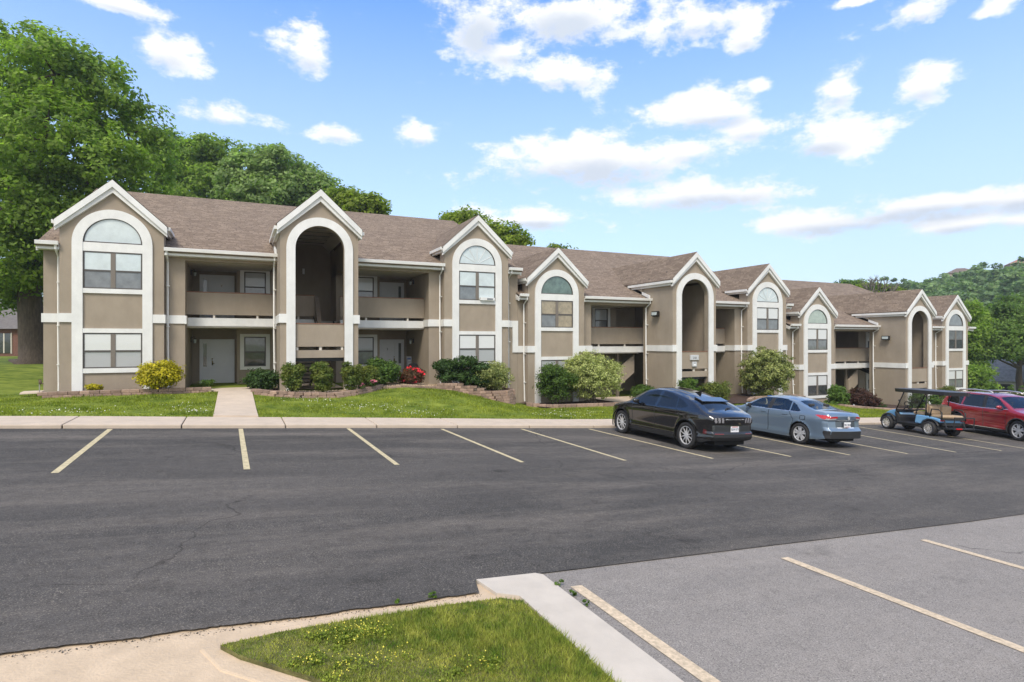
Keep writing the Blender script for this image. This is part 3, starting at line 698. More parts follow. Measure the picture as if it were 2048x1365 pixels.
    for sg in (-1, 1):
        q = [(xC + sg * ri, zs), (xC + sg * hw, zs), (xC + sg * hw, 5.72 + z - .92 * hw), (xC + sg * ri, 5.72 + z - .92 * ri)]; mb.prism_xz(q if sg > 0 else q[::-1], YC, YC + .28)
        a, b = sorted((xC + sg * hw, xC + sg * (hw - .22))); mb.box(a, b, YC + .28, YW + T, gb, 4.36 + z)
    cb = mb.build('stair_tower', stucco, r)
    mb = MB(); gable_trim(mb, xC, YC, hw, z)
    for sg in (-1, 1):
        xa = xC + sg * hw
        mb.box(min(xa, xa + sg * .12), max(xa, xa + sg * .12), YC - .02, 27.6, 4.14 + z, 4.32 + z)
        mb.box(min(xa + sg * .121, xa + sg * .22), max(xa + sg * .121, xa + sg * .22), YC - .10, 27.8, 4.26 + z, 4.39 + z)
        # sloping flashing board where the eave meets the main roof
        mb.prism_yz([(26.0, 3.56 + z), (26.0, 3.72 + z), (27.8, 4.40 + z), (27.8, 4.26 + z)], *sorted((xa + sg * .02, xa + sg * .1)))
    mb.build('gable_trim', trimw, cb)
    mb = MB(); cross_roof(mb, xC, YC, hw, z); mb.build('gable_roof', shingle2, cb)
    arch_trim(cb, xC, YC, gb, z, beams=False)
    mb = MB()
    for sg in (-1, 1):
        a, b = sorted((xC + sg * 1.25, xC + sg * (hw + .05))); mb.box(a, b, YC - .06, YC, .70 + z, 1.04 + z)
        xa = xC + sg * hw; a, b = sorted((xa, xa + sg * .05)); mb.box(a, b, YC, YW - .06, .70 + z, 1.02 + z)
    each(mb, 'band', trimw, cb)
    # landing parapet, lower beam
    mb = MB(); mb.box(xC - .925, xC + .925, YC + .05, YC + .2, -.22 + z, .67 + z); mb.box(xC - .925, xC + .925, YC + .03, YC + .22, .67 + z, .70 + z, 1)
    mb.box(xC - .925, xC + .925, YC + .05, YC + .2, -.66 + z, -.36 + z)
    for q in (-.85, .02, .85): mb.box(xC + q - .045, xC + q + .045, YC + .08, YC + .17, -.36 + z, -.22 + z, 2)
    lp = mb.build('landing_parapet', [stucco, cap_wood, soffit], cb)
    if idx == 1:
        for nm, (sw, sh, sx, sz), txt in (('address_sign', (.56, .27, -.02, .37), '218'), ('notice_sign', (.30, .25, -.02, .02), None)):
            mb = MB(); mb.box(xC + sx - sw / 2, xC + sx + sw / 2, YC - .03, YC + .05, sz - sh / 2 + z, sz + sh / 2 + z)
            so = mb.build(nm, mat('sign_plate', (.50, .51, .52), .5, var=.1, vscale=9), lp, bevel=.012)
            if txt: text_mesh('sign_text', txt, .15, Matrix.Translation(Vector((xC + sx, YC - .033, sz - .02 + z)) - parent_loc(so)) @ Matrix.Rotation(math.radians(90), 4, 'X'), plastic, so)
            else:
                mb = MB(); mb.box(xC + sx - .08, xC + sx + .08, YC - .034, YC - .03, sz - .08 + z, sz + .03 + z, 0); mb.box(xC + sx - .06, xC + sx + .07, YC - .034, YC - .03, sz + .045 + z, sz + .06 + z, 1); mb.build('notice_paper', [white_m, plastic], so)
    # stairs
    mb = MB(); mb.box(xC - 1.2, xC + 1.2, YC + .25, 25.7, -.80 + z, -.66 + z)
    for k in range(7):
        t = (k + .5) / 7; mb.box(xC - 1.15, xC + .02, 25.75 + t * 2.4, 25.75 + t * 2.4 + .27, -.72 - t * 1.25 + z, -.68 - t * 1.25 + z)
        t2 = (k + .5) / 7; mb.box(xC + .12, xC + 1.2, 25.75 + t2 * 3.4, 25.75 + t2 * 3.4 + .42, -.6 + t2 * 1.5 + z, -.56 + t2 * 1.5 + z)
    for xx in (xC - 1.18, xC + .02): mb.prism_yz([(25.6, -.66 + z), (28.4, -2.0 + z), (28.4, -2.22 + z), (25.6, -.9 + z)], xx, xx + .05)
    for xx in (xC + .10, xC + 1.2): mb.prism_yz([(25.6, -.7 + z), (25.6, -.45 + z), (29.3, .96 + z), (29.3, .7 + z)], xx, xx + .05)
    mb.tube([(xC + .1, 25.7, .35 + z), (xC + .1, 29.2, 1.95 + z)], .025, 6)
    st = mb.build('stairs', blackm, cb)
    mb = MB(); mb.prism_yz([(27.2, 1.98 + z), (27.34, 1.98 + z), (26.1, .55 + z), (25.96, .55 + z)], xC + .12, xC + .30); mb.box(xC + .12, xC + .3, 25.75, 26.0, -.5 + z, .75 + z); mb.build('stair_rail', woodold, st)
    if idx == 0:
        mb = MB(); mb.box(xC + .0, xC + .1, 31.12, 31.2, 3.35 + z, 3.62 + z); mb.build('wall_light', white_m, r)
    else:
        # flood light on the tower's flank, and the slanted stair guard with its post in the porch
        mb = MB(); xx = cl
        mb.box(xx - .10, xx, 25.25, 25.55, 2.62 + z, 2.82 + z); mb.prism_xz([(xx - .26, 2.60 + z), (xx - .1, 2.55 + z), (xx - .1, 2.84 + z), (xx - .22, 2.84 + z)], 25.15, 25.65); mb.box(xx - .262, xx - .235, 25.2, 25.6, 2.63 + z, 2.79 + z, 1)
        mb.build('flood_light', [blackm, pane_pale], r)
        mb = MB(); mb.prism_xz([(cl - .95, -1.25 + z), (cl - .95, -.25 + z), (cl + .02, .45 + z), (cl + .02, -.55 + z)][::-1], 27.5, 27.62)
        mb.build('stair_guard', stucco, r)
        mb = MB(); mb.box(cl - 1.08, cl - .94, 27.6, 27.74, -2.0 + z, .6 + z); mb.build('porch_post', woodold, r)
    # --- main roof, eaves
    mb = MB(); ez, ey, rz_, ry = 3.52, 26.06, 7.73, 36.0
    zm_ = lambda y: ez + (rz_ - ez) * (y - ey) / (ry - ey)
    yv = lambda d: ey + (5.93 - .92 * d - ez) / ((rz_ - ez) / (ry - ey))
    def slope(p4):
        q = [(a, b, zm_(b) + z) for a, b in p4]; mb.quad(*q, 0, [(a, b * 1.083) for a, b in p4])
    slope([(x0 - .12, ey), (cl, ey), (cl, ry), (x0 - .12, ry)]); slope([(cr, ey), (x1 + .02, ey), (x1 + .02, ry), (cr, ry)])
    slope([(cl, yv(1.47) - .1), (xC, yv(0) - .1), (xC, ry), (cl, ry)]); slope([(xC, yv(0) - .1), (cr, yv(1.47) - .1), (cr, ry), (xC, ry)])
    roof_quad(mb, (x1 + .02, 46.0, ez + z), (x0 - .12, 46.0, ez + z), (x0 - .12, ry, rz_ + z), (x1 + .02, ry, rz_ + z))
    segs = [(x0 - .12, xL - 1.63), (xL + 1.63, cl), (cr, xR - 1.63), (xR + 1.63, x1 + .02)]
    for a, b in segs:
        roof_quad(mb, (a, 25.90, ez - .055 + z), (b, 25.90, ez - .055 + z), (b, 26.07, ez + .015 + z), (a, 26.07, ez + .015 + z))
    rf = mb.build('roof', shingle, r)
    mb = MB()
    for a, b in segs:
        mb.box(a, b, 26.0, YW, 3.28 + z, 3.42 + z); mb.box(a, b, 25.96, 26.0, 3.37 + z, 3.46 + z)
    for xx in (x0 - .13, x1 - .02):
        for sg in (-1, 1):
            y0_, y1_ = (26.06, 36.0) if sg < 0 else (46.0, 36.0)
            poly = [(y0_, 3.40 + z), (y0_, 3.22 + z), (y1_, 7.43 + z), (y1_, 7.61 + z)]; mb.prism_yz(poly, xx, xx + .06)
    each(mb, 'fascia', trimw, r)
    for a, b in segs:
        mb = MB(); mb.prism_yz([(25.955, 3.42 + z), (25.84, 3.43 + z), (25.82, 3.55 + z), (25.84, 3.56 + z), (25.955, 3.56 + z)], a, b); mb.build('gutter', gutterw, rf)
    # --- bays, windows, doors
    gable_bay(r, xL, z, gb, *wins['L']); gable_bay(r, xR, z, gb, *wins['R'])
    for zz in (0, 2.955):
        sash_window(r, al + .13, al + 1.38, -1.30 + zz + z, .32 + zz + z, yw_, pane_blind2 if zz else pane_mid, pane_mid if zz else pane_dark)
        sash_window(r, ar - 1.38, ar - .13, -1.30 + zz + z, .32 + zz + z, yw_, pane_blind2 if not zz else pane_blind, pane_mid)
        entry_door(r, ol + .30, ol + 1.74, -2.02 + zz + z, yd, True, number='Y' if (zz and idx == 0) else None)
        entry_door(r, ar + .09, ar + 1.48, -2.02 + zz + z, yd, False, storm=(zz == 0 and idx == 0), number=('2' if zz == 0 and idx == 0 else None))
        wall_lamp(r, ol, 29.5, .05 + zz + z, 1); wall_lamp(r, orr, 29.0, .0 + zz + z, -1)
    # --- downspouts
    gt = 3.42 + z
    for x_, yy in ends:
        gx = x_; zb2 = gz(gx, yy) + .12
        downspout(r, [(gx, 25.92, gt), (gx, 25.92, gt - .12), (gx, yy, gt - .35), (gx, yy, .3 + z), (gx + .02, yy - .03, zb2 + .25), (gx + .02, yy - .05, zb2)])
    return r
WB, WP = pane_blind, pane_pale
section(0, 'nearest and highest section of the taupe stucco apartments, with the concrete walk', -4.14, 2.97, 10.30, -6.32, 12.62, 0.0,
        {'L': ((WP, WP, pane_mid, pane_mid), (WB, WB, pane_blind2, pane_blind2), WP, False), 'R': ((WP, WP, pane_mid, WP), (WB, WB, pane_blind2, pane_blind2), pane_pale, True, True)},
        [(-5.86, 26.34), (-2.43, 26.32), (1.40, 26.30), (8.58, 26.34), (12.08, 26.34)])
section(1, 'middle section of the taupe stucco apartments, behind the black suv, two signs under its arch', 14.61, 21.95, 29.27, 12.63, 31.35, -1.245,
        {'L': ((pane_tan, pane_tan, pane_mid, pane_tan), (pane_blind2, pane_blind2, pane_dark, pane_dark), pane_green, False), 'R': ((WB, WB, pane_mid, pane_mid), (WB, WB, pane_mid, pane_mid), pane_pale, True)},
        [(12.92, 26.3), (20.40, 26.30), (27.52, 26.34)])
section(2, 'farthest and lowest section of the taupe stucco apartments, behind the golf cart', 33.68, 41.28, 48.72, 31.36, 51.1, -2.49,
        {'L': ((WB, WB, pane_mid, pane_mid), (WB, WB, pane_dark, pane_dark), mat('pane_sage', (.36, .42, .36), .12, bump=.35, bscale=1.4, var=.2, vscale=3, coat=1), False), 'R': ((pane_mid, pane_mid, pane_dark, pane_dark), (WB, WB, pane_mid, pane_mid), pane_mid, False)},
        [(31.85, 26.3), (39.70, 26.30), (46.9, 26.34)])

# ------------------------------------------------------------------ foliage
def leaf_mat(name, col, col2, isl=.35, trans=.35, vs=.5, rough=.55):
    return mat(name, col, rough, spec=.25, var=.28, vscale=vs, island=isl, trans=trans, col2=col2)
def leaf_cloud(blobs, n, size, seed, per=90, crad=.5, outer=.62, flat=.0, droop=.25, asp=.55):
    """leaf quads gathered in clumps spread over a union of ellipsoids (x,y,z,rx,ry,rz)"""
    g = np.random.default_rng(seed); B = np.array(blobs, dtype=float)
    wgt = (B[:, 3] * B[:, 4] + B[:, 4] * B[:, 5] + B[:, 3] * B[:, 5]); wgt /= wgt.sum()
    K = max(3, n // per); bi = g.choice(len(B), K, p=wgt)
    d = g.normal(size=(K, 3)); d /= np.linalg.norm(d, axis=1)[:, None]
    rad = g.uniform(outer, 1.0, K) ** .8
    cc = B[bi, :3] + d * B[bi, 3:6] * rad[:, None]
    csz = crad * g.uniform(.6, 1.35, K)
    li = g.integers(0, K, n)
    off = g.normal(size=(n, 3)); off /= np.linalg.norm(off, axis=1)[:, None] + 1e-6; off *= (g.uniform(0, 1, n) ** .45)[:, None]
    off[:, 2] *= .62
    pos = cc[li] + off * csz[li][:, None]
    nrm = d[li] * .55 + off * .5 + g.normal(size=(n, 3)) * .55; nrm[:, 2] += .6
    nrm /= np.linalg.norm(nrm, axis=1)[:, None]
    t = g.normal(size=(n, 3)); t[:, 2] -= droop; t -= nrm * (t * nrm).sum(1)[:, None]; t /= np.linalg.norm(t, axis=1)[:, None]
    b = np.cross(nrm, t); s = size * g.uniform(.6, 1.3, n)[:, None]
    v = np.empty((n, 4, 3)); v[:, 0] = pos - t * s * .5; v[:, 1] = pos + b * s * .5 * asp - nrm * s * .06; v[:, 2] = pos + t * s * .5; v[:, 3] = pos - b * s * .5 * asp - nrm * s * .06
    return v.reshape(-1, 3)
def leaves(name, m, parent, blobs, n, size, seed, **kw):
    v = leaf_cloud(blobs, n, size, seed, **kw)
    return npmesh(name, v, np.arange(len(v)).reshape(-1, 4), m, parent)
bark = mat('bark', (.085, .065, .05), .95, var=.4, vscale=4, bump=1, bscale=12, aniso=(3, 3, .7))
bark_g = mat('bark_grey', (.13, .115, .095), .95, var=.4, vscale=4, bump=1, bscale=12)
def limb_path(a, b, r0, r1, mb, n=5, wob=.25, seed=0):
    g = random.Random(seed); a, b = Vector(a), Vector(b); d = (b - a).length
    pts = [a.lerp(b, i / n) + Vector((g.uniform(-1, 1), g.uniform(-1, 1), g.uniform(-.4, .6))) * (wob * d * .12 if 0 < i < n else 0) for i in range(n + 1)]
    mb.tube(pts, [r0 + (r1 - r0) * i / n for i in range(n + 1)], 7, caps=False)
def tree(label, base, blobs, n, leaf, lm, tr, seed, name='tree', group=None, per=90, crad=.9, cat='tree', fork=.35, bm_=None, **kw):
    """blobs relative to base; tapered flared trunk, limbs to the blobs, crown of leaf clumps"""
    r = thing(name, label, cat, base, group=group); bx = Vector(base)
    ab = [(bx.x + b[0], bx.y + b[1], bx.z + b[2], b[3], b[4], b[5]) for b in blobs]
    top = max(b[2] for b in blobs); g = random.Random(seed)
    mb = MB(); h = top * .82
    prof = [(0, 1.75), (.03, 1.28), (.10, 1.0), (.3, .86), (.55, .6), (.8, .34), (1, .12)]
    mb.tube([bx + Vector((g.uniform(-1, 1) * tr * .35 * (q > 0), g.uniform(-1, 1) * tr * .35 * (q > 0), -.15 + h * q)) for q, _ in prof], [tr * k for _, k in prof], 12, caps=False)
    for i, b in enumerate(blobs):
        s = bx + Vector((0, 0, h * (fork + (.35 * (b[2] / top)) * g.uniform(.6, 1))))
        limb_path(s, bx + Vector(b[:3]), tr * .38, tr * .07, mb, seed=seed + i)
        for k in range(3):
            e = Vector((g.gauss(0, 1), g.gauss(0, 1), g.gauss(.3, .7))).normalized()
            limb_path(bx + Vector(b[:3]), bx + Vector((b[0] + e.x * b[3] * .8, b[1] + e.y * b[4] * .8, b[2] + e.z * b[5] * .8)), tr * .1, tr * .03, mb, 3, seed=seed + 50 + i * 3 + k)
    mb.build('trunk', bm_ or bark, r, smooth=True)
    leaves('crown', lm, r, ab, n, leaf, seed, per=per, crad=crad, **kw)
    return r
LM_big = leaf_mat('leaf_mid_green', (.130, .222, .038), (.26, .36, .056), vs=.35, trans=.55)
LM_dark = leaf_mat('leaf_dark_green', (.085, .155, .034), (.165, .25, .052), vs=.4, trans=.52)
LM_back = leaf_mat('leaf_soft_green', (.175, .26, .088), (.30, .39, .14), vs=.3, trans=.55)
LM_yel = leaf_mat('leaf_yellow_green', (.155, .225, .03), (.28, .345, .048), vs=.6, trans=.55)
LM_hill = leaf_mat('leaf_hill', (.110, .195, .075), (.20, .290, .105), vs=.045, isl=.3, trans=.4)  # paler, bluer green carries some of the distance haze in its colour

def px_blobs(lst, base, Z):
    """crown lobes given by where they appear (px, py, radius px) and depth offset -> relative to base"""
    out = []
    for (px, py, rp, dz, k) in lst:
        u = (px - 1024) / F_PX; v = (683 - py) / F_PX; z_ = Z + dz; r = rp / F_PX * z_
        out.append((CT * u * z_ + ST * z_ - base[0], -ST * u * z_ + CT * z_ - base[1], v * z_ - base[2], r, r, r * k))
    return out
def at_depth(px, Z): u = (px - 1024) / F_PX; return (CT * u * Z + ST * Z, -ST * u * Z + CT * Z)
# great shade tree at the left end
bx, by = at_depth(64, 36.0); base = (bx, by, -1.42)
bl = px_blobs([(30, 150, 95, 0, .9), (110, 150, 85, -2, .9), (190, 190, 90, 0, .95), (255, 270, 80, 1, .95), (290, 340, 55, 2, 1), (200, 330, 95, -2, .9), (90, 280, 110, -3, .9), (-20, 260, 120, 0, 1), (-90, 330, 130, 1, 1), (20, 400, 105, -3, .85),
                (110, 430, 90, -2, .8), (-70, 480, 110, 0, .8), (40, 520, 90, -2, .7), (110, 540, 70, -1, .7), (240, 420, 70, 3, .8), (-10, 590, 60, 0, .55), (70, 590, 55, 1, .5), (-180, 250, 120, 2, 1.2), (60, 90, 55, 1, .7)], base, 36.0)
tree('huge broad green shade tree with a thick trunk at the left end of the apartments', base, bl, 105000, .29, LM_big, .70, 11, 'shade_tree', per=75, crad=.85, fork=.25, outer=.55)
# trees behind the nearest roof
for i, (lab, px, Z, lobes, n, lf, lm) in enumerate([
    ('leafy tree behind the nearest roof, rising highest beside the huge shade tree', 410, 62, [(385, 330, 55, 0, .9), (430, 310, 48, 1, .9), (350, 330, 50, 2, 1), (400, 380, 60, -1, .8), (450, 370, 50, 0, .8), (345, 390, 50, 0, .8), (330, 300, 45, 3, .9)], 30000, .42, LM_big),
    ('pale soft green tree behind the middle of the nearest roof', 525, 58, [(500, 335, 48, 0, .9), (545, 330, 45, 0, .9), (480, 380, 50, 0, .8), (560, 375, 48, 0, .8), (520, 395, 55, -1, .7)], 28000, .40, LM_back),
    ('rounded green tree just left of the peak of the nearest stair tower', 620, 60, [(600, 365, 42, 0, .9), (640, 385, 38, 0, .9), (590, 400, 40, 0, .8), (665, 405, 35, 0, .8), (625, 415, 45, 0, .7)], 20000, .40, LM_back),
    ('small yellow-green treetop right of the peak of the nearest stair tower', 720, 48, [(705, 405, 26, 0, .9), (740, 412, 24, 0, .9), (685, 400, 22, 0, 1), (725, 425, 28, 0, .8), (758, 418, 10, 0, .9)], 9000, .34, LM_yel),
    ('sparse bright treetop showing over the roof left of the third gable', 925, 47, [(905, 442, 17, 0, .8), (935, 438, 16, 0, .8), (950, 450, 18, 0, .9), (920, 455, 20, 0, .8)], 5000, .32, LM_yel),
    ('bright yellow-green treetop showing over the roof right of the third gable', 1010, 46, [(990, 468, 20, 0, .9), (1018, 475, 22, 0, .9), (1040, 480, 14, 0, .8), (985, 490, 20, 0, .9), (1010, 495, 25, 0, .8)], 7000, .32, LM_yel),
    ('tip of a tree just above the middle roof, over the fourth gable', 1118, 60, [(1112, 498, 10, 0, .7), (1128, 503, 8, 0, .7), (1118, 512, 16, 0, .8)], 1500, .32, LM_yel)]):
    x, y = at_depth(px, Z); base = (x, y, -1.9 if px < 900 else -2.8)
    tree(lab, base, px_blobs(lobes, base, Z), n, lf, lm, .32 if Z > 50 else .2, 40 + i, group='trees behind the apartment roofs', per=80, crad=.95)

# ------------------------------------------------------------------ shrubs
def shrub(name, label, cat, px, pb, pt, hw, Y, lm, n, leaf, seed, group=None, shape='round', flowers=None, **kw):
    """px centre, base and top rows, half width in the photograph -> a real shrub standing at facade-depth Y"""
    x, _, zb = P(px, pb, Y); k = mpp(px, Y); r_ = hw * k * (.9 if shape == 'upright' else 1.1); h = (pb - pt) * k * (1.1 if shape == 'upright' else 1.05)
    o = thing(name, label, cat, (x, Y, zb), group=group); g = random.Random(seed)
    bl = []
    if shape == 'round': bl = [(x, Y, zb + h * .52, r_ * .86, r_ * .8, h * .44)] + [(x + g.uniform(-.5, .5) * r_, Y + g.uniform(-.5, .4) * r_, zb + h * g.uniform(.35, .78), r_ * .42, r_ * .42, h * .22) for _ in range(6)]
    elif shape == 'upright': bl = [(x, Y, zb + h * .42, r_ * .8, r_ * .8, h * .38)] + [(x + g.uniform(-.6, .6) * r_, Y + g.uniform(-.5, .4) * r_, zb + h * g.uniform(.55, .86), r_ * .32, r_ * .32, h * .14) for _ in range(12)]
    elif shape == 'spread': bl = [(x + dx * r_, Y + g.uniform(-.3, .3) * r_, zb + h * dz, r_ * a, r_ * .45, h * b) for dx, dz, a, b in ((-.55, .70, .42, .16), (0, .82, .42, .16), (.5, .62, .42, .2), (-.2, .5, .45, .18), (.2, .35, .5, .22), (.6, .35, .35, .25), (-.5, .4, .3, .14))]
    mb = MB()
    for q in range(7):
        b = bl[q % len(bl)]; limb_path((x + g.uniform(-.12, .12) * r_, Y + g.uniform(-.1, .1) * r_, zb - .05), b[:3], .018 + .01 * r_, .006, mb, 3, seed=seed + q)
    mb.build('stem', bark, o)
    kw.setdefault('crad', min(.26, r_ * .38)); kw.setdefault('outer', .45)
    leaves('foliage', lm, o, bl, int(n * 3.6), leaf * 1.2, seed, per=45, **kw)
    if flowers:
        fm, fn, fs = flowers; v = leaf_cloud([(b[0], b[1] - r_ * .12, b[2] + h * .06, b[3], b[4], b[5]) for b in bl], fn, fs, seed + 9, per=9, crad=.1, outer=.95, asp=.9)
        npmesh('blossom', v, np.arange(len(v)).reshape(-1, 4), fm, o)
    return o
LS_gold = leaf_mat('leaf_gold', (.29, .28, .015), (.52, .43, .018), vs=6)
LS_green = leaf_mat('leaf_shrub_green', (.050, .105, .018), (.10, .165, .028), vs=5)
LS_dk = leaf_mat('leaf_shrub_dark', (.030, .070, .017), (.06, .11, .026), vs=5)
LS_red = leaf_mat('leaf_red_tip', (.075, .155, .026), (.17, .18, .036), vs=2.6, isl=.4)
LS_rose = leaf_mat('leaf_rose', (.075, .06, .022), (.14, .06, .03), vs=4, isl=.4)
LS_var = leaf_mat('leaf_variegated', (.23, .28, .07), (.48, .50, .20), vs=4.5, isl=.45)
LS_var2 = leaf_mat('leaf_variegated_green', (.10, .155, .035), (.36, .37, .13), vs=2.6, isl=.45)
LS_barb = leaf_mat('leaf_barberry', (.035, .016, .012), (.085, .035, .02), vs=5, isl=.5)
LS_bright = leaf_mat('leaf_bright', (.06, .13, .018), (.12, .19, .03), vs=4)
petal_red = mat('petal_red', (.80, .03, .05), .5, island=.3); petal_pink = mat('petal_pink', (.75, .22, .32), .5, island=.2)
shrub('golden_shrub', 'rounded golden-yellow shrub beside the first gable bay', 'shrub', 320, 779, 727, 39, 24.9, LS_gold, 4200, .085, 1)
shrub('low_shrub', 'tiny golden mound below the lowest left window', 'shrub', 187, 782, 770, 14, 25.25, LS_gold, 500, .06, 2)
shrub('dark_shrub', 'low dark green shrub in mulch right of the concrete walk', 'shrub', 526, 783, 742, 30, 25.0, LS_dk, 2600, .085, 3)
for i, (px, pb, pt, hw, Y, lab) in enumerate([(585, 786, 731, 26, 23.2, 'bronze-tipped upright shrub before the left leg of the nearest arch'), (646, 786, 729, 25, 23.2, 'bronze-tipped upright shrub centred before the open stairs'),
                                              (704, 784, 729, 22, 23.3, 'bronze-tipped upright shrub before the right leg of the nearest arch'), (740, 777, 736, 22, 24.0, 'short bronze-tipped shrub above pink blossoms')]):
    shrub('upright_shrub', lab, 'shrub', px, pb, pt, hw, Y, LS_red, 2600, .065, 10 + i, 'bronze-tipped shrubs by the nearest arch', 'upright')
shrub('green_shrub', 'broad-leaved green shrub in front of the storm door numbered 2', 'shrub', 764, 770, 724, 33, 25.1, LS_green, 2600, .12, 20)
shrub('rose_bush', 'rose bush covered in red blossoms by the black chair', 'shrub', 822, 771, 738, 28, 25.6, LS_rose, 1800, .07, 21, flowers=(petal_red, 520, .10))
shrub('spreading_shrub', 'tall dark spreading shrub in front of the third gable bay window', 'shrub', 926, 780, 716, 54, 24.8, LS_dk, 4200, .10, 22, None, 'spread', crad=.2)
shrub('variegated_shrub', 'pale variegated shrub inside the curved block retaining wall', 'shrub', 986, 786, 727, 42, 24.5, LS_var2, 4600, .065, 23)
shrub('feathery_shrub', 'feathery dark green shrub left of the big pale one', 'shrub', 1112, 809, 732, 40, 25.0, LS_green, 4000, .075, 24)
shrub('variegated_shrub', 'largest cream and green variegated shrub, hiding the ground floor window', 'shrub', 1186, 809, 705, 64, 24.6, LS_var, 9000, .075, 25)
shrub('low_shrub', 'low green shrub at the foot of the slanted stair guard behind the black suv', 'shrub', 1286, 802, 774, 24, 25.4, LS_green, 1600, .10, 26)
shrub('upright_shrub', 'yellow-green upright shrub before the left leg of the middle arch', 'shrub', 1381, 806, 762, 24, 23.4, LS_bright, 1700, .075, 27, None, 'upright')
shrub('upright_shrub', 'reddish upright shrub before the right leg of the middle arch', 'shrub', 1432, 810, 768, 31, 23.4, LS_red, 2200, .075, 28, None, 'upright')
shrub('variegated_shrub', 'tall green shrub with cream tips in front of the sixth gable bay', 'shrub', 1531, 806, 694, 57, 24.4, LS_var2, 8000, .10, 29)
shrub('green_shrub', 'loose bright green bush left of the dark red bush', 'shrub', 1676, 824, 779, 26, 23.4, LS_bright, 1700, .13, 30, None, 'upright')
shrub('barberry_bush', 'dark red-brown bush behind the blue-grey sedan', 'shrub', 1722, 824, 778, 31, 23.5, LS_barb, 3000, .08, 31)
shrub('low_shrub', 'low green clump right of the dark red bush', 'shrub', 1752, 822, 808, 22, 24.3, LS_dk, 900, .09, 32)
shrub('green_shrub', 'green shrub seen through the windscreen of the golf cart', 'shrub', 1833, 838, 791, 22, 22.9, LS_green, 1500, .10, 33, None, 'upright')
shrub('green_shrub', 'green shrub seen behind the tan seats of the golf cart', 'shrub', 1872, 838, 790, 18, 23.2, LS_green, 1200, .10, 34, None, 'upright')
shrub('low_shrub', 'reddish low bush at the foot of the farthest gable bay', 'shrub', 1893, 800, 774, 18, 24.8, LS_red, 900, .09, 35)
x, _, zb = P(415, 777, 25.9); o = thing('grass_clump', 'strappy green grass clump at the left of the nearest doorway', 'plant', (x, 25.9, zb)); mb = MB(); g = random.Random(3)
for k in range(130):
    a = g.uniform(0, 6.28); l_ = g.uniform(.22, .42); p0 = Vector((x + g.uniform(-.12, .12), 25.9 + g.uniform(-.1, .1), zb - .03)); d = Vector((math.cos(a), math.sin(a), 0)); w = Vector((-d.y, d.x, 0)) * .012
    p1 = p0 + d * l_ * .45 + Vector((0, 0, l_ * .9)); p2 = p0 + d * l_ * 1.0 + Vector((0, 0, l_ * .62)); mb.add([p0 - w, p0 + w, p1 + w, p1 - w, p2], [(0, 1, 2, 3), (3, 2, 4)])
mb.build('blade', LS_green, o)
for nm, px, py, Y, n_ in (('pink_flowers', 722, 774, 23.3, 26), ('pink_flowers', 745, 768, 23.6, 26)):
    x, _, zb = P(px, py + 3, Y); o = thing(nm, 'small pink blossoms among the gravel ' + ('left of the short bronze-tipped shrub' if px == 722 else 'under the short bronze-tipped shrub'), 'flowers', (x, Y, zb), group='pink flowers in the gravel bed')
    leaves('blossom', petal_pink, o, [(x, Y, zb + .14, .16, .12, .08)], 60, .06, px, per=8, crad=.05, asp=.9); leaves('foliage', LS_green, o, [(x, Y, zb + .06, .16, .14, .06)], 120, .07, px + 1, per=20, crad=.08)

# ------------------------------------------------------------------ beds and block edging
def bed(name, poly, m, lift=.06): return sheet(name, poly, m, lift, zf=(lambda x, y: gz(x, y)) if lift else (lambda x, y: float(np.interp(x, [8.4, 9.7, 10.3], [-1.97, -2.12, -2.26]))), sub=.5)
bed('mulch_bed', [(-5.9, 24.95), (-1.0, 25.05), (-1.0, 26.4), (-5.9, 26.4)], mulch, .05)
bed('mulch_bed', [(.60, 24.1), (1.9, 23.7), (2.0, 25.2), (1.4, 26.3), (.62, 26.3)], mulch, .07)
bed('gravel_bed', [(1.5, 23.0), (3.8, 22.9), (4.9, 23.6), (5.6, 24.5), (8.6, 24.7), (8.6, 26.4), (4.4, 26.4), (4.4, 24.3), (1.4, 24.3)], gravel, .08)
bed('mulch_bed', [(8.4, 24.6), (9.7, 24.2), (10.3, 24.0), (10.8, 24.0), (11.2, 24.4), (11.4, 25.9), (8.4, 25.95)], mulch, 0, )
bed('mulch_bed', [(12.6, 24.0), (19.5, 24.0), (19.8, 26.3), (12.6, 26.3)], mulch, .05)
bed('mulch_bed', [(20.2, 22.6), (24.0, 22.6), (25.0, 23.6), (31.0, 23.6), (31.0, 26.3), (20.2, 26.3)], mulch, .06)
bed('mulch_bed', [(32.0, 22.9), (39.6, 21.9), (48.0, 22.0), (50.0, 25.8), (32.0, 25.9)], mulch, .06)
bed('side_walk', [(17.2, 24.6), (20.1, 24.6), (20.1, 27.0), (17.0, 27.0)], concrete, .10)
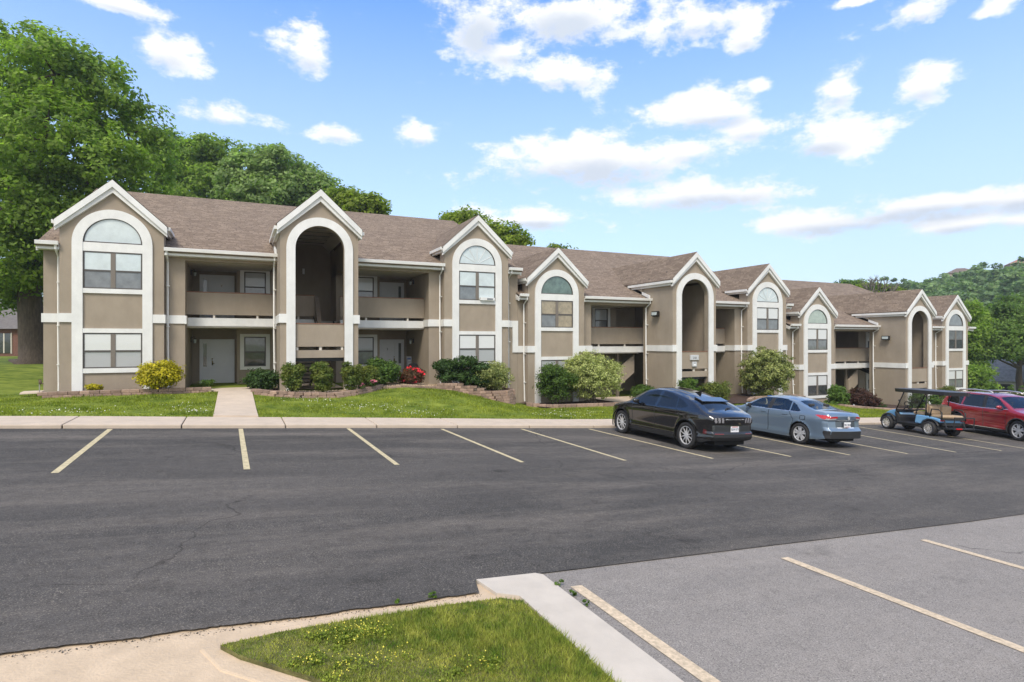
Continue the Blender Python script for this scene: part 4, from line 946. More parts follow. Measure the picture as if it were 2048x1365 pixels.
def block_wall(label, pts, courses, h=.115, L_=.30, seed=0, top=None, cap=True):
    """dry-laid retaining blocks along a polyline, course over course with broken joints"""
    g = random.Random(seed); mb = MB(); P2 = [Vector((a, b)) for a, b in pts]
    seg = [(P2[i + 1] - P2[i]).length for i in range(len(P2) - 1)]; tot = sum(seg)
    def at(s):
        for i, l_ in enumerate(seg):
            if s <= l_ or i == len(seg) - 1: q = P2[i].lerp(P2[i + 1], s / l_); d = (P2[i + 1] - P2[i]).normalized(); return q, math.atan2(d.y, d.x)
            s -= l_
    for c_ in range(courses):
        s = -L_ * (.5 if c_ % 2 else 0)
        while s < tot - .05:
            w = L_ * g.uniform(.88, 1.1); mid = min(max(s + w / 2, .02), tot); q, a = at(mid); s += w
            if top:
                zb = round(top(mid / tot) / h) * h - (c_ + 1) * h
                if zb + h < gz(q.x, q.y) - .02: continue
                back = -c_ * .02
            else: zb = gz(q.x, q.y) + c_ * h - .03; back = c_ * .03
            mb.obox((q.x + g.uniform(-.008, .008), q.y + back + g.uniform(-.012, .012), zb + h / 2), w * .965, .23, h * .95, a + g.uniform(-.02, .02))
    o = mb.build('retaining_wall', brick, bevel=.012); return tag(o, label, 'retaining wall', 'tan block edging of the planting beds')
def og(l_): return [onground(a, b)[:2] for a, b in l_]
block_wall('straight low row of tan blocks below the first gable bay', [(-5.95, 24.75), (-3.5, 24.85), (-1.0, 24.9)], 2, seed=1)
block_wall('curved two-course block edging round the gravel before the nearest arch', [(.62, 23.75), (1.3, 23.1), (2.2, 22.75), (3.3, 22.75), (4.1, 23.1), (4.7, 23.6), (5.3, 24.2)], 2, seed=2)
block_wall('single row of flat blocks edging the gravel by the red roses', [(5.4, 24.3), (6.5, 24.55), (7.6, 24.6), (8.6, 24.55)], 1, seed=3)
block_wall('stepped and curved tall block wall holding the bed under the third gable bay', [(7.9, 24.6), (9.0, 24.35), (9.6, 24.05), (10.2, 23.75), (10.8, 23.8), (11.3, 24.2), (11.5, 24.9), (11.5, 25.8)], 6, seed=4, top=lambda t: float(np.interp(t, [0, .26, .30, .38, .46, 1], [-1.88, -1.90, -1.99, -2.1, -2.2, -2.18])))
block_wall('long low row of reddish blocks below the largest pale shrub', [(12.2, 24.6), (13.5, 24.0), (16, 23.8), (19.6, 24.0)], 1, h=.2, seed=5)
block_wall('short block wall on the lawn between the black suv and the sedan', [(24.5, 22.9), (25.5, 23.6), (27.5, 23.8), (30, 24.0)], 2, seed=6)
block_wall('low block edging behind the sedan in front of the dark red bush', [(31.5, 22.9), (33, 22.5), (36, 21.9), (39.5, 21.7)], 1, h=.16, seed=7)

# ------------------------------------------------------------------ grass
blade_m = leaf_mat('grass_blade', (.115, .190, .018), (.29, .315, .036), vs=.9, isl=.4, trans=.4)
blade_dry = leaf_mat('grass_blade_dry', (.12, .23, .024), (.38, .36, .08), vs=5.5, isl=.45, trans=.4)
def grass(name, label, n, inside, bounds, zf, h, w, m, seed, lean=.6):
    g = np.random.default_rng(seed); x0, x1, y0, y1 = bounds
    x = g.uniform(x0, x1, n * 3); y = g.uniform(y0, y1, n * 3); k = inside(x, y); x, y = x[k][:n], y[k][:n]; n = len(x)
    z = np.array([zf(a, b) for a, b in zip(x, y)]); a = g.uniform(0, 6.283, n); hh = h * g.uniform(.4, 1.25, n) * (.75 + .5 * np.sin(x * 2.1 + np.sin(y * 3.0)) * np.sin(y * 2.3 + x))
    ln = g.uniform(.1, lean, n) * hh; b = g.uniform(0, 6.283, n)
    ww = w * g.uniform(.6, 1.2, n)
    v = np.empty((n, 3, 3)); v[:, 0] = np.stack([x - np.cos(a) * ww, y - np.sin(a) * ww, z], 1); v[:, 1] = np.stack([x + np.cos(a) * ww, y + np.sin(a) * ww, z], 1)
    v[:, 2] = np.stack([x + np.cos(b) * ln, y + np.sin(b) * ln, z + hh], 1)
    o = npmesh(name, v.reshape(-1, 3), np.arange(n * 3).reshape(-1, 3), m); o['kind'] = 'stuff'; tag(o, label, 'grass'); return o
def pinp(poly):
    def f(x, y):
        r = np.zeros(len(x), bool); n = len(poly)
        for i in range(n):
            (ax, ay), (bx_, by_) = poly[i], poly[(i + 1) % n]
            c_ = (ay > y) != (by_ > y)
            with np.errstate(divide='ignore', invalid='ignore'): r ^= c_ & (x < (bx_ - ax) * (y - ay) / (by_ - ay + 1e-12) + ax)
        return r
    return f
lawn_in = lambda x, y: ~((x > -.62) & (x < .58) & (y < 25)) & (y < np.interp(x, [-30, -6, -5.9, -1, -.6, .6, .7, 2.2, 3.3, 4.7, 5.5, 8.6, 10, 11.2, 12, 13.5, 19.6, 20, 24, 25, 31, 33, 36, 40, 48], [27, 27, 24.65, 24.8, 24.8, 24.2, 23.6, 22.6, 22.6, 23.5, 24.2, 24.3, 23.6, 24.0, 24.4, 23.85, 23.85, 23, 22.5, 23.5, 23.8, 22.4, 21.8, 21.6, 21.6]))
grass('lawn_grass', 'bright green lawn between the pavement and the apartments', 110000, lawn_in, (-16, 44, 18.52, 26.5), lambda x, y: gz(x, y) - .01, .085, .016, blade_m, 5, .8)
isl_in = pinp(isl)
grass('island_grass', 'patchy green and straw-coloured grass in the foreground island', 60000, isl_in, (-.2, 2.45, 1.8, 5.0), lambda x, y: zl(x) + .022, .055, .0034, blade_dry, 6, 1.1)
def dots(name, label, spots, n, s, m, seed, zf, inside, hgt):
    g = np.random.default_rng(seed); pts = []
    for k in range(n):
        cx, cy, r = spots[g.integers(0, len(spots))]; x, y = cx + g.normal() * r, cy + g.normal() * r * .6
        if inside(np.array([x]), np.array([y]))[0]: pts.append((x, y, zf(x, y) + hgt * g.uniform(.6, 1.1)))
    p = np.array(pts); n = len(p); nr = g.normal(size=(n, 3)); nr[:, 2] += 1.6; nr /= np.linalg.norm(nr, axis=1)[:, None]; t = np.cross(nr, g.normal(size=(n, 3))); t /= np.linalg.norm(t, axis=1)[:, None]; b = np.cross(nr, t)
    ss = s * g.uniform(.6, 1.2, n)[:, None]; v = np.stack([p - t * ss, p + b * ss, p + t * ss, p - b * ss], 1).reshape(-1, 3)
    o = npmesh(name, v, np.arange(len(v)).reshape(-1, 4), m); o['kind'] = 'stuff'; tag(o, label, 'flowers')
dots('clover_flowers', 'white clover flowers scattered over the lawn', [(-4, 19.3, .8), (-1.2, 20.5, .7), (-1.1, 19.5, .3), (4, 20.5, .6), (5, 20.5, .8), (5.6, 19.5, .5), (12, 20.5, 1), (-7, 19.5, 1), (2.4, 22, .6), (18, 21, 1), (10.8, 19.4, .5)], 800, .016, mat('clover_white', (.72, .70, .62), .7), 8, gz, lawn_in, .085)
isl_z = lambda x, y: zl(x) + .022
g = np.random.default_rng(12)
cl = [(.62, 4.72, .10), (.85, 4.72, .10), (.95, 4.60, .10), (.75, 4.55, .08), (.45, 4.35, .08), (1.0, 4.2, .10), (.72, 4.2, .08), (1.5, 3.9, .12), (1.1, 3.7, .1), (.6, 4.05, .06)]
v = leaf_cloud([(a, b, zl(a) + .045, c_ * 1.7, c_ * 1.2, .022) for a, b, c_ in cl], 4200, .017, 77, per=60, crad=.07, asp=.8)
o = npmesh('clover_patch', v, np.arange(len(v)).reshape(-1, 4), leaf_mat('leaf_clover', (.13, .20, .025), (.24, .28, .035), vs=4)); o['kind'] = 'stuff'; tag(o, 'low clover weeds in the foreground grass island', 'weeds')
dots('yellow_flowers', 'tiny yellow weed flowers in the foreground grass island', [(a, b, c_ * .9) for a, b, c_ in cl], 420, .0065, mat('petal_yellow', (.62, .55, .06), .6), 9, isl_z, isl_in, .065)
gx = mat('pebble', (.40, .30, .20), .8, island=.5)
g = np.random.default_rng(4); V_ = []; F_ = []; k = 0
gp = pinp([(1.5, 23.05), (3.8, 22.95), (4.9, 23.65), (5.6, 24.55), (8.4, 24.75), (8.4, 26.3), (4.5, 26.3), (4.5, 24.2), (1.4, 24.2)])
x = g.uniform(1.4, 8.6, 9000); y = g.uniform(22.9, 26.3, 9000); kk = gp(x, y)
for a, b in zip(x[kk], y[kk]):
    s = g.uniform(.018, .042); z = gz(a, b) + .085; q = g.normal(size=(6, 3)) * .25 + np.array([(1, 0, 0), (-1, 0, 0), (0, 1, 0), (0, -1, 0), (0, 0, .7), (0, 0, -.7)]); V_ += list(np.array([a, b, z]) + q * s); F_ += [(k + i, k + j, k + l_) for i, j, l_ in ((0, 2, 4), (2, 1, 4), (1, 3, 4), (3, 0, 4), (2, 0, 5), (1, 2, 5), (3, 1, 5), (0, 3, 5))]; k += 6
o = npmesh('pebbles', V_, F_, gx); o['kind'] = 'stuff'; tag(o, 'tan pebbles spread over the gravel planting bed', 'gravel')

# ------------------------------------------------------------------ vehicles
def smooth1(x, y, win):
    k = max(1, int(win / (x[1] - x[0]))); ker = np.hanning(k * 2 + 3); ker /= ker.sum(); p = len(ker) // 2
    return np.convolve(np.pad(y, p, mode='edge'), ker, mode='valid')
def inpoly(a, b, poly):
    r = np.zeros(a.shape, bool); n = len(poly)
    for i in range(n):
        (ax, ay), (bx_, by_) = poly[i], poly[(i + 1) % n]; c_ = (ay > b) != (by_ > b)
        r ^= c_ & (a < (bx_ - ax) * (b - ay) / (by_ - ay + 1e-12) + ax)
    return r
def strip(pts, w):
    """thin polygon(s) along a polyline, for panel gaps"""
    out = []
    for (a, b), (c_, d) in zip(pts[:-1], pts[1:]):
        dx, dy = c_ - a, d - b; l_ = math.hypot(dx, dy); nx_, ny_ = -dy / l_ * w / 2, dx / l_ * w / 2
        out.append([(a + nx_, b + ny_), (c_ + nx_, d + ny_), (c_ - nx_, d - ny_), (a - nx_, b - ny_)])
    return out
def car_body(root, spec):
    """lofted body; every face carries the part it belongs to, each part becomes its own mesh"""
    Ln = spec['L']; ys = np.unique(np.round(np.concatenate([np.linspace(0, .3, 24), np.arange(.3, Ln - .3, .0225), np.linspace(Ln - .3, Ln, 24)]), 5)); Ny = len(ys)
    fy = np.linspace(0, Ln, 600)
    def prof(tab, win): t = np.array(tab); return np.interp(ys, fy, smooth1(fy, np.interp(fy, t[:, 0], t[:, 1]), win))
    top = prof(spec['top'], spec.get('sm', .16)); Wd = prof(spec['W'], .10); zb = prof(spec['zb'], .2)
    crown = prof(spec['crown'], .3); ze = top - crown
    st = np.array(spec['s']); zz = np.linspace(0, 2, 400); sw = smooth1(zz, np.interp(zz, st[:, 0], st[:, 1]), .09)
    yr = np.array(spec['rear']); yf = np.array(spec['front']); NZ, NT = 58, 64
    fr = np.linspace(0, 1, NZ + 1)
    Z = zb[:, None] + (ze - zb)[:, None] * fr[None, :]
    X = Wd[:, None] * np.interp(Z, zz, sw)
    X = X * (1 - .045 * np.clip((fr[None, :] - .88) / .12, 0, 1) ** 2)
    # wheel-arch lips swell
    for (yw, zw, ra) in spec['wheels']:
        d = np.hypot(ys[:, None] - yw, Z - zw); X = X + .018 * np.exp(-((d - ra) / .06) ** 2)
    Yw = np.repeat(ys[:, None], NZ + 1, 1)
    def endoff(z): return np.interp(z, yr[:, 0], yr[:, 1]), np.interp(z, yf[:, 0], yf[:, 1])
    er, ef = endoff(Z); Yw = Yw + er * np.exp(-(ys[:, None] / .28) ** 2) - ef * np.exp(-((Ln - ys[:, None]) / .35) ** 2)
    q = np.linspace(-1, 1, NT + 1); q = np.sign(q) * np.abs(q) ** .85
    bul = lambda d: spec.get('bulge', .06) * np.exp(-(d / .22) ** 2)
    ring_n = 2 * (NZ + 1) + NT - 1
    ring = np.zeros((Ny, ring_n, 3))
    ring[:, :NZ + 1, 0] = -X; ring[:, :NZ + 1, 1] = Yw; ring[:, :NZ + 1, 2] = Z
    xi = q[1:-1]
    ring[:, NZ + 1:NZ + NT, 0] = X[:, -1:] * xi; ring[:, NZ + 1:NZ + NT, 2] = ze[:, None] + crown[:, None] * (1 - np.abs(xi) ** 2.4)
    ring[:, NZ + 1:NZ + NT, 1] = Yw[:, -1:] + (-(bul(ys)) + bul(Ln - ys))[:, None] * (1 - xi ** 2)
    ring[:, NZ + NT:, 0] = X[:, ::-1]; ring[:, NZ + NT:, 1] = Yw[:, ::-1]; ring[:, NZ + NT:, 2] = Z[:, ::-1]
    verts = ring.reshape(-1, 3); idx = np.arange(Ny * ring_n).reshape(Ny, ring_n)
    fa = np.stack([idx[:-1, :-1], idx[:-1, 1:], idx[1:, 1:], idx[1:, :-1]], -1)    # outward for y increasing
    reg = np.zeros((Ny - 1, ring_n - 1), int); reg[:, :NZ] = 0; reg[:, NZ:NZ + NT] = 2; reg[:, NZ + NT:] = 1
    faces = [fa.reshape(-1, 4)]; regs = [reg.ravel()]
    for (row, rr, sgn) in ((0, 3, -1), (Ny - 1, 4, 1)):
        n0 = len(verts); cap = np.zeros((NZ, NT - 1, 3)); j = np.arange(NZ)
        cap[:, :, 0] = X[row, :NZ, None] * xi; cap[:, :, 1] = Yw[row, :NZ, None] + sgn * spec.get('bulge', .06) * (1 - xi ** 2); cap[:, :, 2] = Z[row, :NZ, None] + (crown[row] * (fr[:NZ] ** 4))[:, None] * (1 - np.abs(xi) ** 2.4)
        verts = np.concatenate([verts, cap.reshape(-1, 3)]); gi = np.zeros((NZ + 1, NT + 1), int)
        gi[:, 0] = idx[row, :NZ + 1]; gi[:, -1] = idx[row, ::-1][:NZ + 1]; gi[:NZ, 1:-1] = n0 + np.arange(NZ * (NT - 1)).reshape(NZ, NT - 1); gi[NZ, 1:-1] = idx[row, NZ + 1:NZ + NT]
        cf = np.stack([gi[:-1, :-1], gi[:-1, 1:], gi[1:, 1:], gi[1:, :-1]], -1).reshape(-1, 4)
        faces.append(cf if sgn < 0 else cf[:, ::-1]); regs.append(np.full(len(cf), rr))
    faces = np.concatenate(faces); regs = np.concatenate(regs)
    # wheel arches: snap and remove
    for (yw, zw, ra) in spec['wheels']:
        dy, dz = verts[:, 1] - yw, verts[:, 2] - zw; d = np.hypot(dy, dz); side = np.abs(verts[:, 0]) > .5
        m_ = side & (np.abs(d - ra) < .022); verts[m_, 1] = yw + dy[m_] / d[m_] * ra; verts[m_, 2] = zw + dz[m_] / d[m_] * ra
    cen = verts[faces].mean(1); keep = np.ones(len(faces), bool)
    for (yw, zw, ra) in spec['wheels']: keep &= ~((regs < 2) & (np.hypot(cen[:, 1] - yw, cen[:, 2] - zw) < ra - .004))
    faces, regs, cen = faces[keep], regs[keep], cen[keep]
    lab = np.zeros(len(faces), int); keys = [('body', 'paint')]
    for (r_, poly, nm, mt) in spec['marks']:
        for rg in ((0, 1) if r_ == 'side' else (0,) if r_ == 'left' else (1,) if r_ == 'right' else (2,) if r_ == 'top' else (3,) if r_ == 'rear' else (4,)):
            a, b = (cen[:, 1], cen[:, 2]) if rg < 2 else (cen[:, 0], cen[:, 1]) if rg == 2 else (cen[:, 0], cen[:, 2])
            sel = (regs == rg) & inpoly(a, b, poly)
            if not sel.any(): continue
            if nm == 'body': keyi = next((i for i, kx in enumerate(keys) if kx[0] == 'body' and kx[1] == mt), None)
            else: keyi = None
            if keyi is None: keys.append((nm, mt)); keyi = len(keys) - 1
            lab[sel] = keyi
    mats_ = spec['mats']; body = None
    bkeys = [i for i, kx in enumerate(keys) if kx[0] == 'body']
    def mk(nm, sel, mi, mlist, par):
        f = faces[sel]; u, inv = np.unique(f, return_inverse=True); o = npmesh(nm, verts[u], inv.reshape(f.shape), mlist, None, smooth=True); o.data.polygons.foreach_set('material_index', mi[sel]); o.parent = par; return o
    mi = np.zeros(len(faces), dtype=np.int32)
    for n_, i in enumerate(bkeys): mi[lab == i] = n_
    body = mk('body', np.isin(lab, bkeys), mi, [mats_[keys[i][1]] for i in bkeys], root)
    zero = np.zeros(len(faces), dtype=np.int32)
    for i, (nm, mt) in enumerate(keys):
        if nm == 'body' or not (lab == i).any(): continue
        mk(nm, lab == i, zero, [mats_[mt]], root)
    def width(y, z): return float(np.interp(y, ys, Wd) * np.interp(z, zz, sw))
    # dark underbody and arch liners
    mb = MB(); w = spec['W'][len(spec['W']) // 2][1]
    mb.box(-w * .62, w * .62, .12, Ln - .15, .20, .75); 
    mb.box(-w * .86, w * .86, spec['wheels'][0][0] + .45, spec['wheels'][1][0] - .45, .19, .5)
    for (yw, zw, ra) in spec['wheels']:
        for sg in (-1, 1):
            n = 16; xa, xb = sg * (w - .34), sg * (w - .035); pts = [(yw + (ra + .005) * math.cos(t), zw + (ra + .005) * math.sin(t)) for t in np.linspace(-.5, math.pi + .5, n)]
            for k in range(n - 1): mb.add([(xa, *pts[k]), (xb, *pts[k]), (xb, *pts[k + 1]), (xa, *pts[k + 1])], [(0, 1, 2, 3)])
            mb.add([(xa, *p_) for p_ in pts], [tuple(range(n))])
    mb.build('underbody', darkm, root, local=True)
    return body, width
def make_wheel(root, x, y, r, w, sg, style, m_rim, m_dark):
    """tyre with moulded shoulders carrying an alloy rim"""
    mb = MB(); n = 40; rr = r * .70
    prof = [(-.5, rr), (-.5, r * .93), (-.40, r * .985), (-.2, r), (.2, r), (.40, r * .985), (.5, r * .93), (.5, rr), (.38, rr * .98)]
    vs = []; fs = []
    for i, (a, b) in enumerate(prof):
        for j in range(n): t = 2 * math.pi * j / n; vs.append((sg * a * w, b * math.cos(t), b * math.sin(t)))
    for i in range(len(prof) - 1):
        for j in range(n): fs.append((i * n + j, i * n + (j + 1) % n, (i + 1) * n + (j + 1) % n, (i + 1) * n + j))
    mb.add(vs, fs); o = mb.build('wheel', tyre, root, smooth=True, local=True); o.location = (x, y, r)
    mb = MB(); xo = sg * w * .42
    mb.tube([(sg * w * .1, 0, 0), (sg * w * .14, 0, 0)], rr * .97, 30, 1)
    lip = []
    for (a, b) in ((.30, rr * .99), (.46, rr * .99), (.47, rr * .93), (.30, rr * .90)): lip.append((a, b))
    vs = []; fs = []
    for a, b in lip:
        for j in range(n): t = 2 * math.pi * j / n; vs.append((sg * a * w, b * math.cos(t), b * math.sin(t)))
    for i in range(len(lip) - 1):
        for j in range(n): fs.append((i * n + j, i * n + (j + 1) % n, (i + 1) * n + (j + 1) % n, (i + 1) * n + j))
    mb.add(vs, fs, 0)
    def spoke(a0, a1, r0, r1, wd, dep=.03, m=0):
        p0 = Vector((0, r0 * math.cos(a0), r0 * math.sin(a0))); p1 = Vector((0, r1 * math.cos(a1), r1 * math.sin(a1))); d = (p1 - p0).normalized(); s_ = Vector((0, -d.z, d.y)) * wd / 2
        xi_, xo_ = sg * (w * .40 - dep), sg * w * .40
        a = [p0 - s_ * 1.2, p0 + s_ * 1.2, p1 + s_, p1 - s_]
        mb.add([(xi_, p.y, p.z) for p in a] + [(xo_, p.y, p.z) for p in a], [(0, 1, 2, 3), (7, 6, 5, 4), (0, 4, 5, 1), (1, 5, 6, 2), (2, 6, 7, 3), (3, 7, 4, 0)], m)
    if style == 'mesh':
        for k in range(10):
            a = 2 * math.pi * k / 10
            spoke(a, a + .33, rr * .16, rr * .93, .013); spoke(a, a - .33, rr * .16, rr * .93, .013)
    elif style == 'twin':
        for k in range(5):
            a = 2 * math.pi * k / 5 + .3
            spoke(a - .12, a - .22, rr * .18, rr * .93, .05); spoke(a + .12, a + .22, rr * .18, rr * .93, .05)
    else:
        for k in range(8):
            a = 2 * math.pi * k / 8; spoke(a, a, rr * .18, rr * .93, rr * .20); spoke(a + .39, a + .39, rr * .6, rr * .93, rr * .12)
    mb.tube([(sg * w * .2, 0, 0), (sg * w * .42, 0, 0)], [rr * .24, rr * .19], 16, 0)
    rim = mb.build('rim', [m_rim, m_dark], o, local=True)
    return o
def mirror_part(root, x, y, z, sg, m, m2):
    mb = MB(); mb.ell((sg * (x + .13), y, z + .05), .12, .065, .075, 12, 8, 0); mb.tube([(sg * x, y + .02, z - .03), (sg * (x + .08), y + .01, z)], .03, 6, 1)
    mb.obox((sg * (x + .13), y - .055, z + .05), .17, .02, .10, 0, 1)
    return mb.build('mirror', [m, m2], root, smooth=True, local=True)
def plate(root, y, z, w, text, tilt=0.0, sticker=None):
    mb = MB(); mb.box(-w / 2, w / 2, y - .012, y, z - .076, z + .076); o = mb.build('number_plate', white_m, root, local=True)
    t = text_mesh('plate_text', text, .085, Matrix.Translation((0, y - .015, z - .005)) @ Matrix.Rotation(math.radians(90), 4, 'X'), mat('plate_ink', (.03, .04, .10), .6), o)
    mb = MB(); mb.box(-w / 2 + .03, w / 2 - .03, y - .014, y - .012, z + .05, z + .07) if sticker else mb.box(-.1, .1, y - .0135, y - .012, z - .07, z - .055)
    mb.build('plate_stripe', mat('plate_red', (.4, .08, .06), .6), o, local=True)
def paintm(name, col, flake=0.0, rough=.28):
    m = mat(name, col, rough, metal=flake, coat=1.0, spec=.5); t = m.node_tree; p = next(n for n in t.nodes if n.type == 'BSDF_PRINCIPLED'); o = next(n for n in t.nodes if n.type == 'OUTPUT_MATERIAL')
    g = N('ShaderNodeNewGeometry', t); d = N('ShaderNodeBsdfDiffuse', t); d.inputs[0].default_value = (.02, .02, .02, 1)      # dark lining on the inside of the shell
    ms = N('ShaderNodeMixShader', t); L(g.outputs['Backfacing'], ms.inputs[0], t); L(p.outputs[0], ms.inputs[1], t); L(d.outputs[0], ms.inputs[2], t); L(ms.outputs[0], o.inputs[0], t); return m
def see_through(name, tint, refl):
    m = bpy.data.materials.new(name); m.use_nodes = True; t = m.node_tree; t.nodes.clear(); o = N('ShaderNodeOutputMaterial', t)
    a = N('ShaderNodeBsdfTransparent', t); a.inputs[0].default_value = (*tint, 1); b = N('ShaderNodeBsdfGlossy', t); b.inputs['Roughness'].default_value = .02
    fr = N('ShaderNodeFresnel', t); fr.inputs[0].default_value = 1.5; ad = N('ShaderNodeMath', t, operation='MULTIPLY_ADD'); L(fr.outputs[0], ad.inputs[0], t); ad.inputs[1].default_value = .9; ad.inputs[2].default_value = refl
    ms = N('ShaderNodeMixShader', t); L(ad.outputs[0], ms.inputs[0], t); L(a.outputs[0], ms.inputs[1], t); L(b.outputs[0], ms.inputs[2], t); L(ms.outputs[0], o.inputs[0], t); return m
def cabin(root, front, rear, w, zs):
    mt = mat('seat_cloth', (.035, .035, .037), .85)
    for yy in (front, rear):
        for sx in (-.36, .36):
            mb = MB(); mb.box(sx - .24, sx + .24, yy - .1, yy + .42, zs, zs + .14); mb.prism_yz([(yy - .12, zs + .1), (yy, zs + .1), (yy - .12, zs + .62), (yy - .22, zs + .62)], sx - .23, sx + .23); mb.box(sx - .12, sx + .12, yy - .24, yy - .14, zs + .64, zs + .80); mb.build('car_seat', mt, root, local=True, bevel=.03)
    mb = MB(); mb.box(-w, w, front + .75, front + 1.15, zs + .15, zs + .42); mb.build('dashboard', mt, root, local=True, bevel=.04)
glass_d = mat('car_glass_dark', (.008, .009, .010), .05, spec=.35, coat=0.25)
glass_g = mat('car_glass_tint', (.085, .10, .095), .05, spec=.6, coat=1.0)
red_l = mat('tail_lamp_red', (.50, .008, .012), .12, coat=1); lamp_c = mat('lamp_clear', (.40, .40, .41), .15, coat=1)
gap_m = mat('panel_gap', (.006, .006, .006), .8)
def vehicle(name, label, cat, xy, heading, spec):
    z = zl(xy[0]); slope = (zl(xy[0] + 1) - zl(xy[0] - 1)) / 2
    r = thing(name, label, cat, (xy[0], xy[1], z))
    # stand on the sloping ground: fall of the lot is along +x
    nrm = Vector((-slope, 0, 1)).normalized(); f = Vector((math.sin(heading), math.cos(heading), 0)); f = (f - nrm * f.dot(nrm)).normalized(); rt = f.cross(nrm)
    r.rotation_euler = Matrix((rt, f, nrm)).transposed().to_euler()
    body, width = car_body(r, spec)
    for (yw, zw, ra) in spec['wheels']:
        for sg in (-1, 1):
            make_wheel(r, sg * (spec['track'] / 2), yw, spec['wr'], spec['ww'], sg, spec['rim'], spec['mats']['rim'], spec['mats']['rimd'])
    return r, width
def seams(lst, w=.02): return [('side', p, 'body', 'gap') for l_ in lst for p in strip(l_, w)]
BLK = paintm('paint_black', (.006, .006, .007), 0, .12); glass_c = see_through('car_glass_clear', (.50, .56, .53), .06)
BLU = paintm('paint_blue_grey', (.145, .20, .265), .3, .30); RED = paintm('paint_dark_red', (.30, .008, .018), .2, .26)
# --- black crossover. y = 0 is the tail
wf, wr_ = (3.855, .365, .425), (.875, .365, .425)
A = dict(L=4.71, wheels=[wr_, wf], track=1.62, wr=.365, ww=.235, rim='mesh', sm=.22,
  top=[(0, .93), (.06, 1.01), (.16, 1.06), (.32, 1.11), (.62, 1.25), (.80, 1.335), (.95, 1.385), (1.3, 1.475), (1.8, 1.56), (2.2, 1.60), (2.6, 1.59), (2.95, 1.50), (3.3, 1.30), (3.62, 1.10), (3.9, 1.045), (4.3, .96), (4.52, .87), (4.71, .70)],
  W=[(0, .76), (.05, .83), (.15, .885), (.4, .925), (.9, .945), (2.3, .93), (3.8, .945), (4.3, .90), (4.55, .80), (4.71, .62)],
  zb=[(0, .34), (.25, .26), (.8, .22), (3.9, .22), (4.5, .24), (4.71, .32)], crown=[(0, .04), (.6, .05), (1.2, .09), (2.5, .09), (3.4, .05), (4.71, .05)],
  s=[(0, .90), (.2, .93), (.35, .985), (.5, .965), (.7, .985), (.85, 1.0), (.95, .99), (1.03, .95), (1.12, .885), (1.3, .785), (1.5, .685), (1.7, .60)],
  rear=[(.2, .14), (.42, .0), (.52, .0), (.56, .045), (.74, .06), (.80, .03), (.92, .02), (1.0, .0), (1.1, .0)], front=[(.2, .12), (.5, 0), (.8, .03)], bulge=.09,
  mats=dict(paint=BLK, glass=glass_d, gap=gap_m, clad=plastic, lampw=mat('lamp_smoked', (.24, .23, .24), .15, coat=1), red=mat('reflector_red', (.18, .01, .012), .2, coat=1), dred=mat('reflector_dark', (.09, .008, .01), .2, coat=1), grey=mat('dull_black', (.02, .02, .021), .35), rim=alu, rimd=darkm, chrome=chrome),
  marks=[('side', [(.0, .2), (4.71, .2), (4.71, .30), (3.2, .33), (1.5, .35), (.0, .36)], 'body', 'clad'),
         ('side', [(3.42, 1.055), (2.92, 1.38), (2.45, 1.475), (2.24, 1.48), (2.30, 1.045)], 'window', 'glass'),
         ('side', [(2.20, 1.045), (2.12, 1.475), (1.75, 1.435), (1.46, 1.365), (1.38, 1.065)], 'window', 'glass'),
         ('side', [(1.34, 1.07), (1.41, 1.345), (1.15, 1.265), (.92, 1.15), (1.1, 1.09)], 'window', 'glass'),
         ('top', [(-.62, 2.98), (.62, 2.98), (.74, 3.55), (-.74, 3.55)], 'windscreen', 'glass'), ('top', [(-.62, .30), (.62, .30), (.52, .74), (-.52, .74)], 'rear_window', 'glass'),
         ('top', [(-.5, 1.35), (.5, 1.35), (.52, 2.6), (-.52, 2.6)], 'glass_roof', 'glass'),
         ('rear', [(-.82, .3), (.82, .3), (.82, .50), (-.82, .50)], 'body', 'clad'), ('rear', [(-.72, .52), (.72, .52), (.66, .72), (-.66, .72)], 'body', 'grey'),
         ('rear', [(-.70, .50), (-.42, .50), (-.42, .525), (-.72, .525)], 'reflector', 'red'), ('rear', [(.70, .50), (.42, .50), (.42, .525), (.72, .525)], 'reflector', 'red'),
         ('rear', [(-.36, .885), (.36, .885), (.36, .905), (-.36, .905)], 'chrome_strip', 'chrome')]
        + [('rear', [(s * (.70 - k * .115), .80), (s * (.63 - k * .115), .80), (s * (.655 - k * .115), .93), (s * (.725 - k * .115), .93)], 'tail_lamp', 'lampw') for s in (-1, 1) for k in range(3)]
        + [('side', [(.16, .50), (.28, .50), (.26, .62), (.17, .60)], 'reflector', 'dred')]
        + seams([[(3.42, 1.03), (3.30, .8), (3.30, .36)], [(2.25, 1.04), (2.25, .36)], [(1.33, 1.07), (1.10, .80), (1.28, .5)]]))
r, wd = vehicle('black_suv', 'glossy black fastback suv with mesh alloy wheels, parked nose-in', 'car', (11.95, 11.75), 0.0, A)
r.scale = (.91, 1, 1)
for sg in (-1, 1): mirror_part(r, .90, 3.02, 1.07, sg, BLK, plastic)
plate(r, -.045, .64, .31, 'GE4 R71', sticker=True)
mb = MB(); mb.prism_yz([(.66, 1.315), (.98, 1.41), (1.02, 1.38), (.68, 1.285)], -.52, .52); mb.build('spoiler', BLK, r, local=True, bevel=.01)
mb = MB(); mb.prism_yz([(1.25, 1.455), (1.48, 1.51), (1.25, 1.55)], -.02, .02); mb.build('antenna_fin', BLK, r, local=True)
mb = MB(); mb.tube([(0, .30, 1.11), (.1, .36, 1.155), (.32, .40, 1.165)], [.025, .018, .008], 6); mb.build('rear_wiper', plastic, r, local=True)
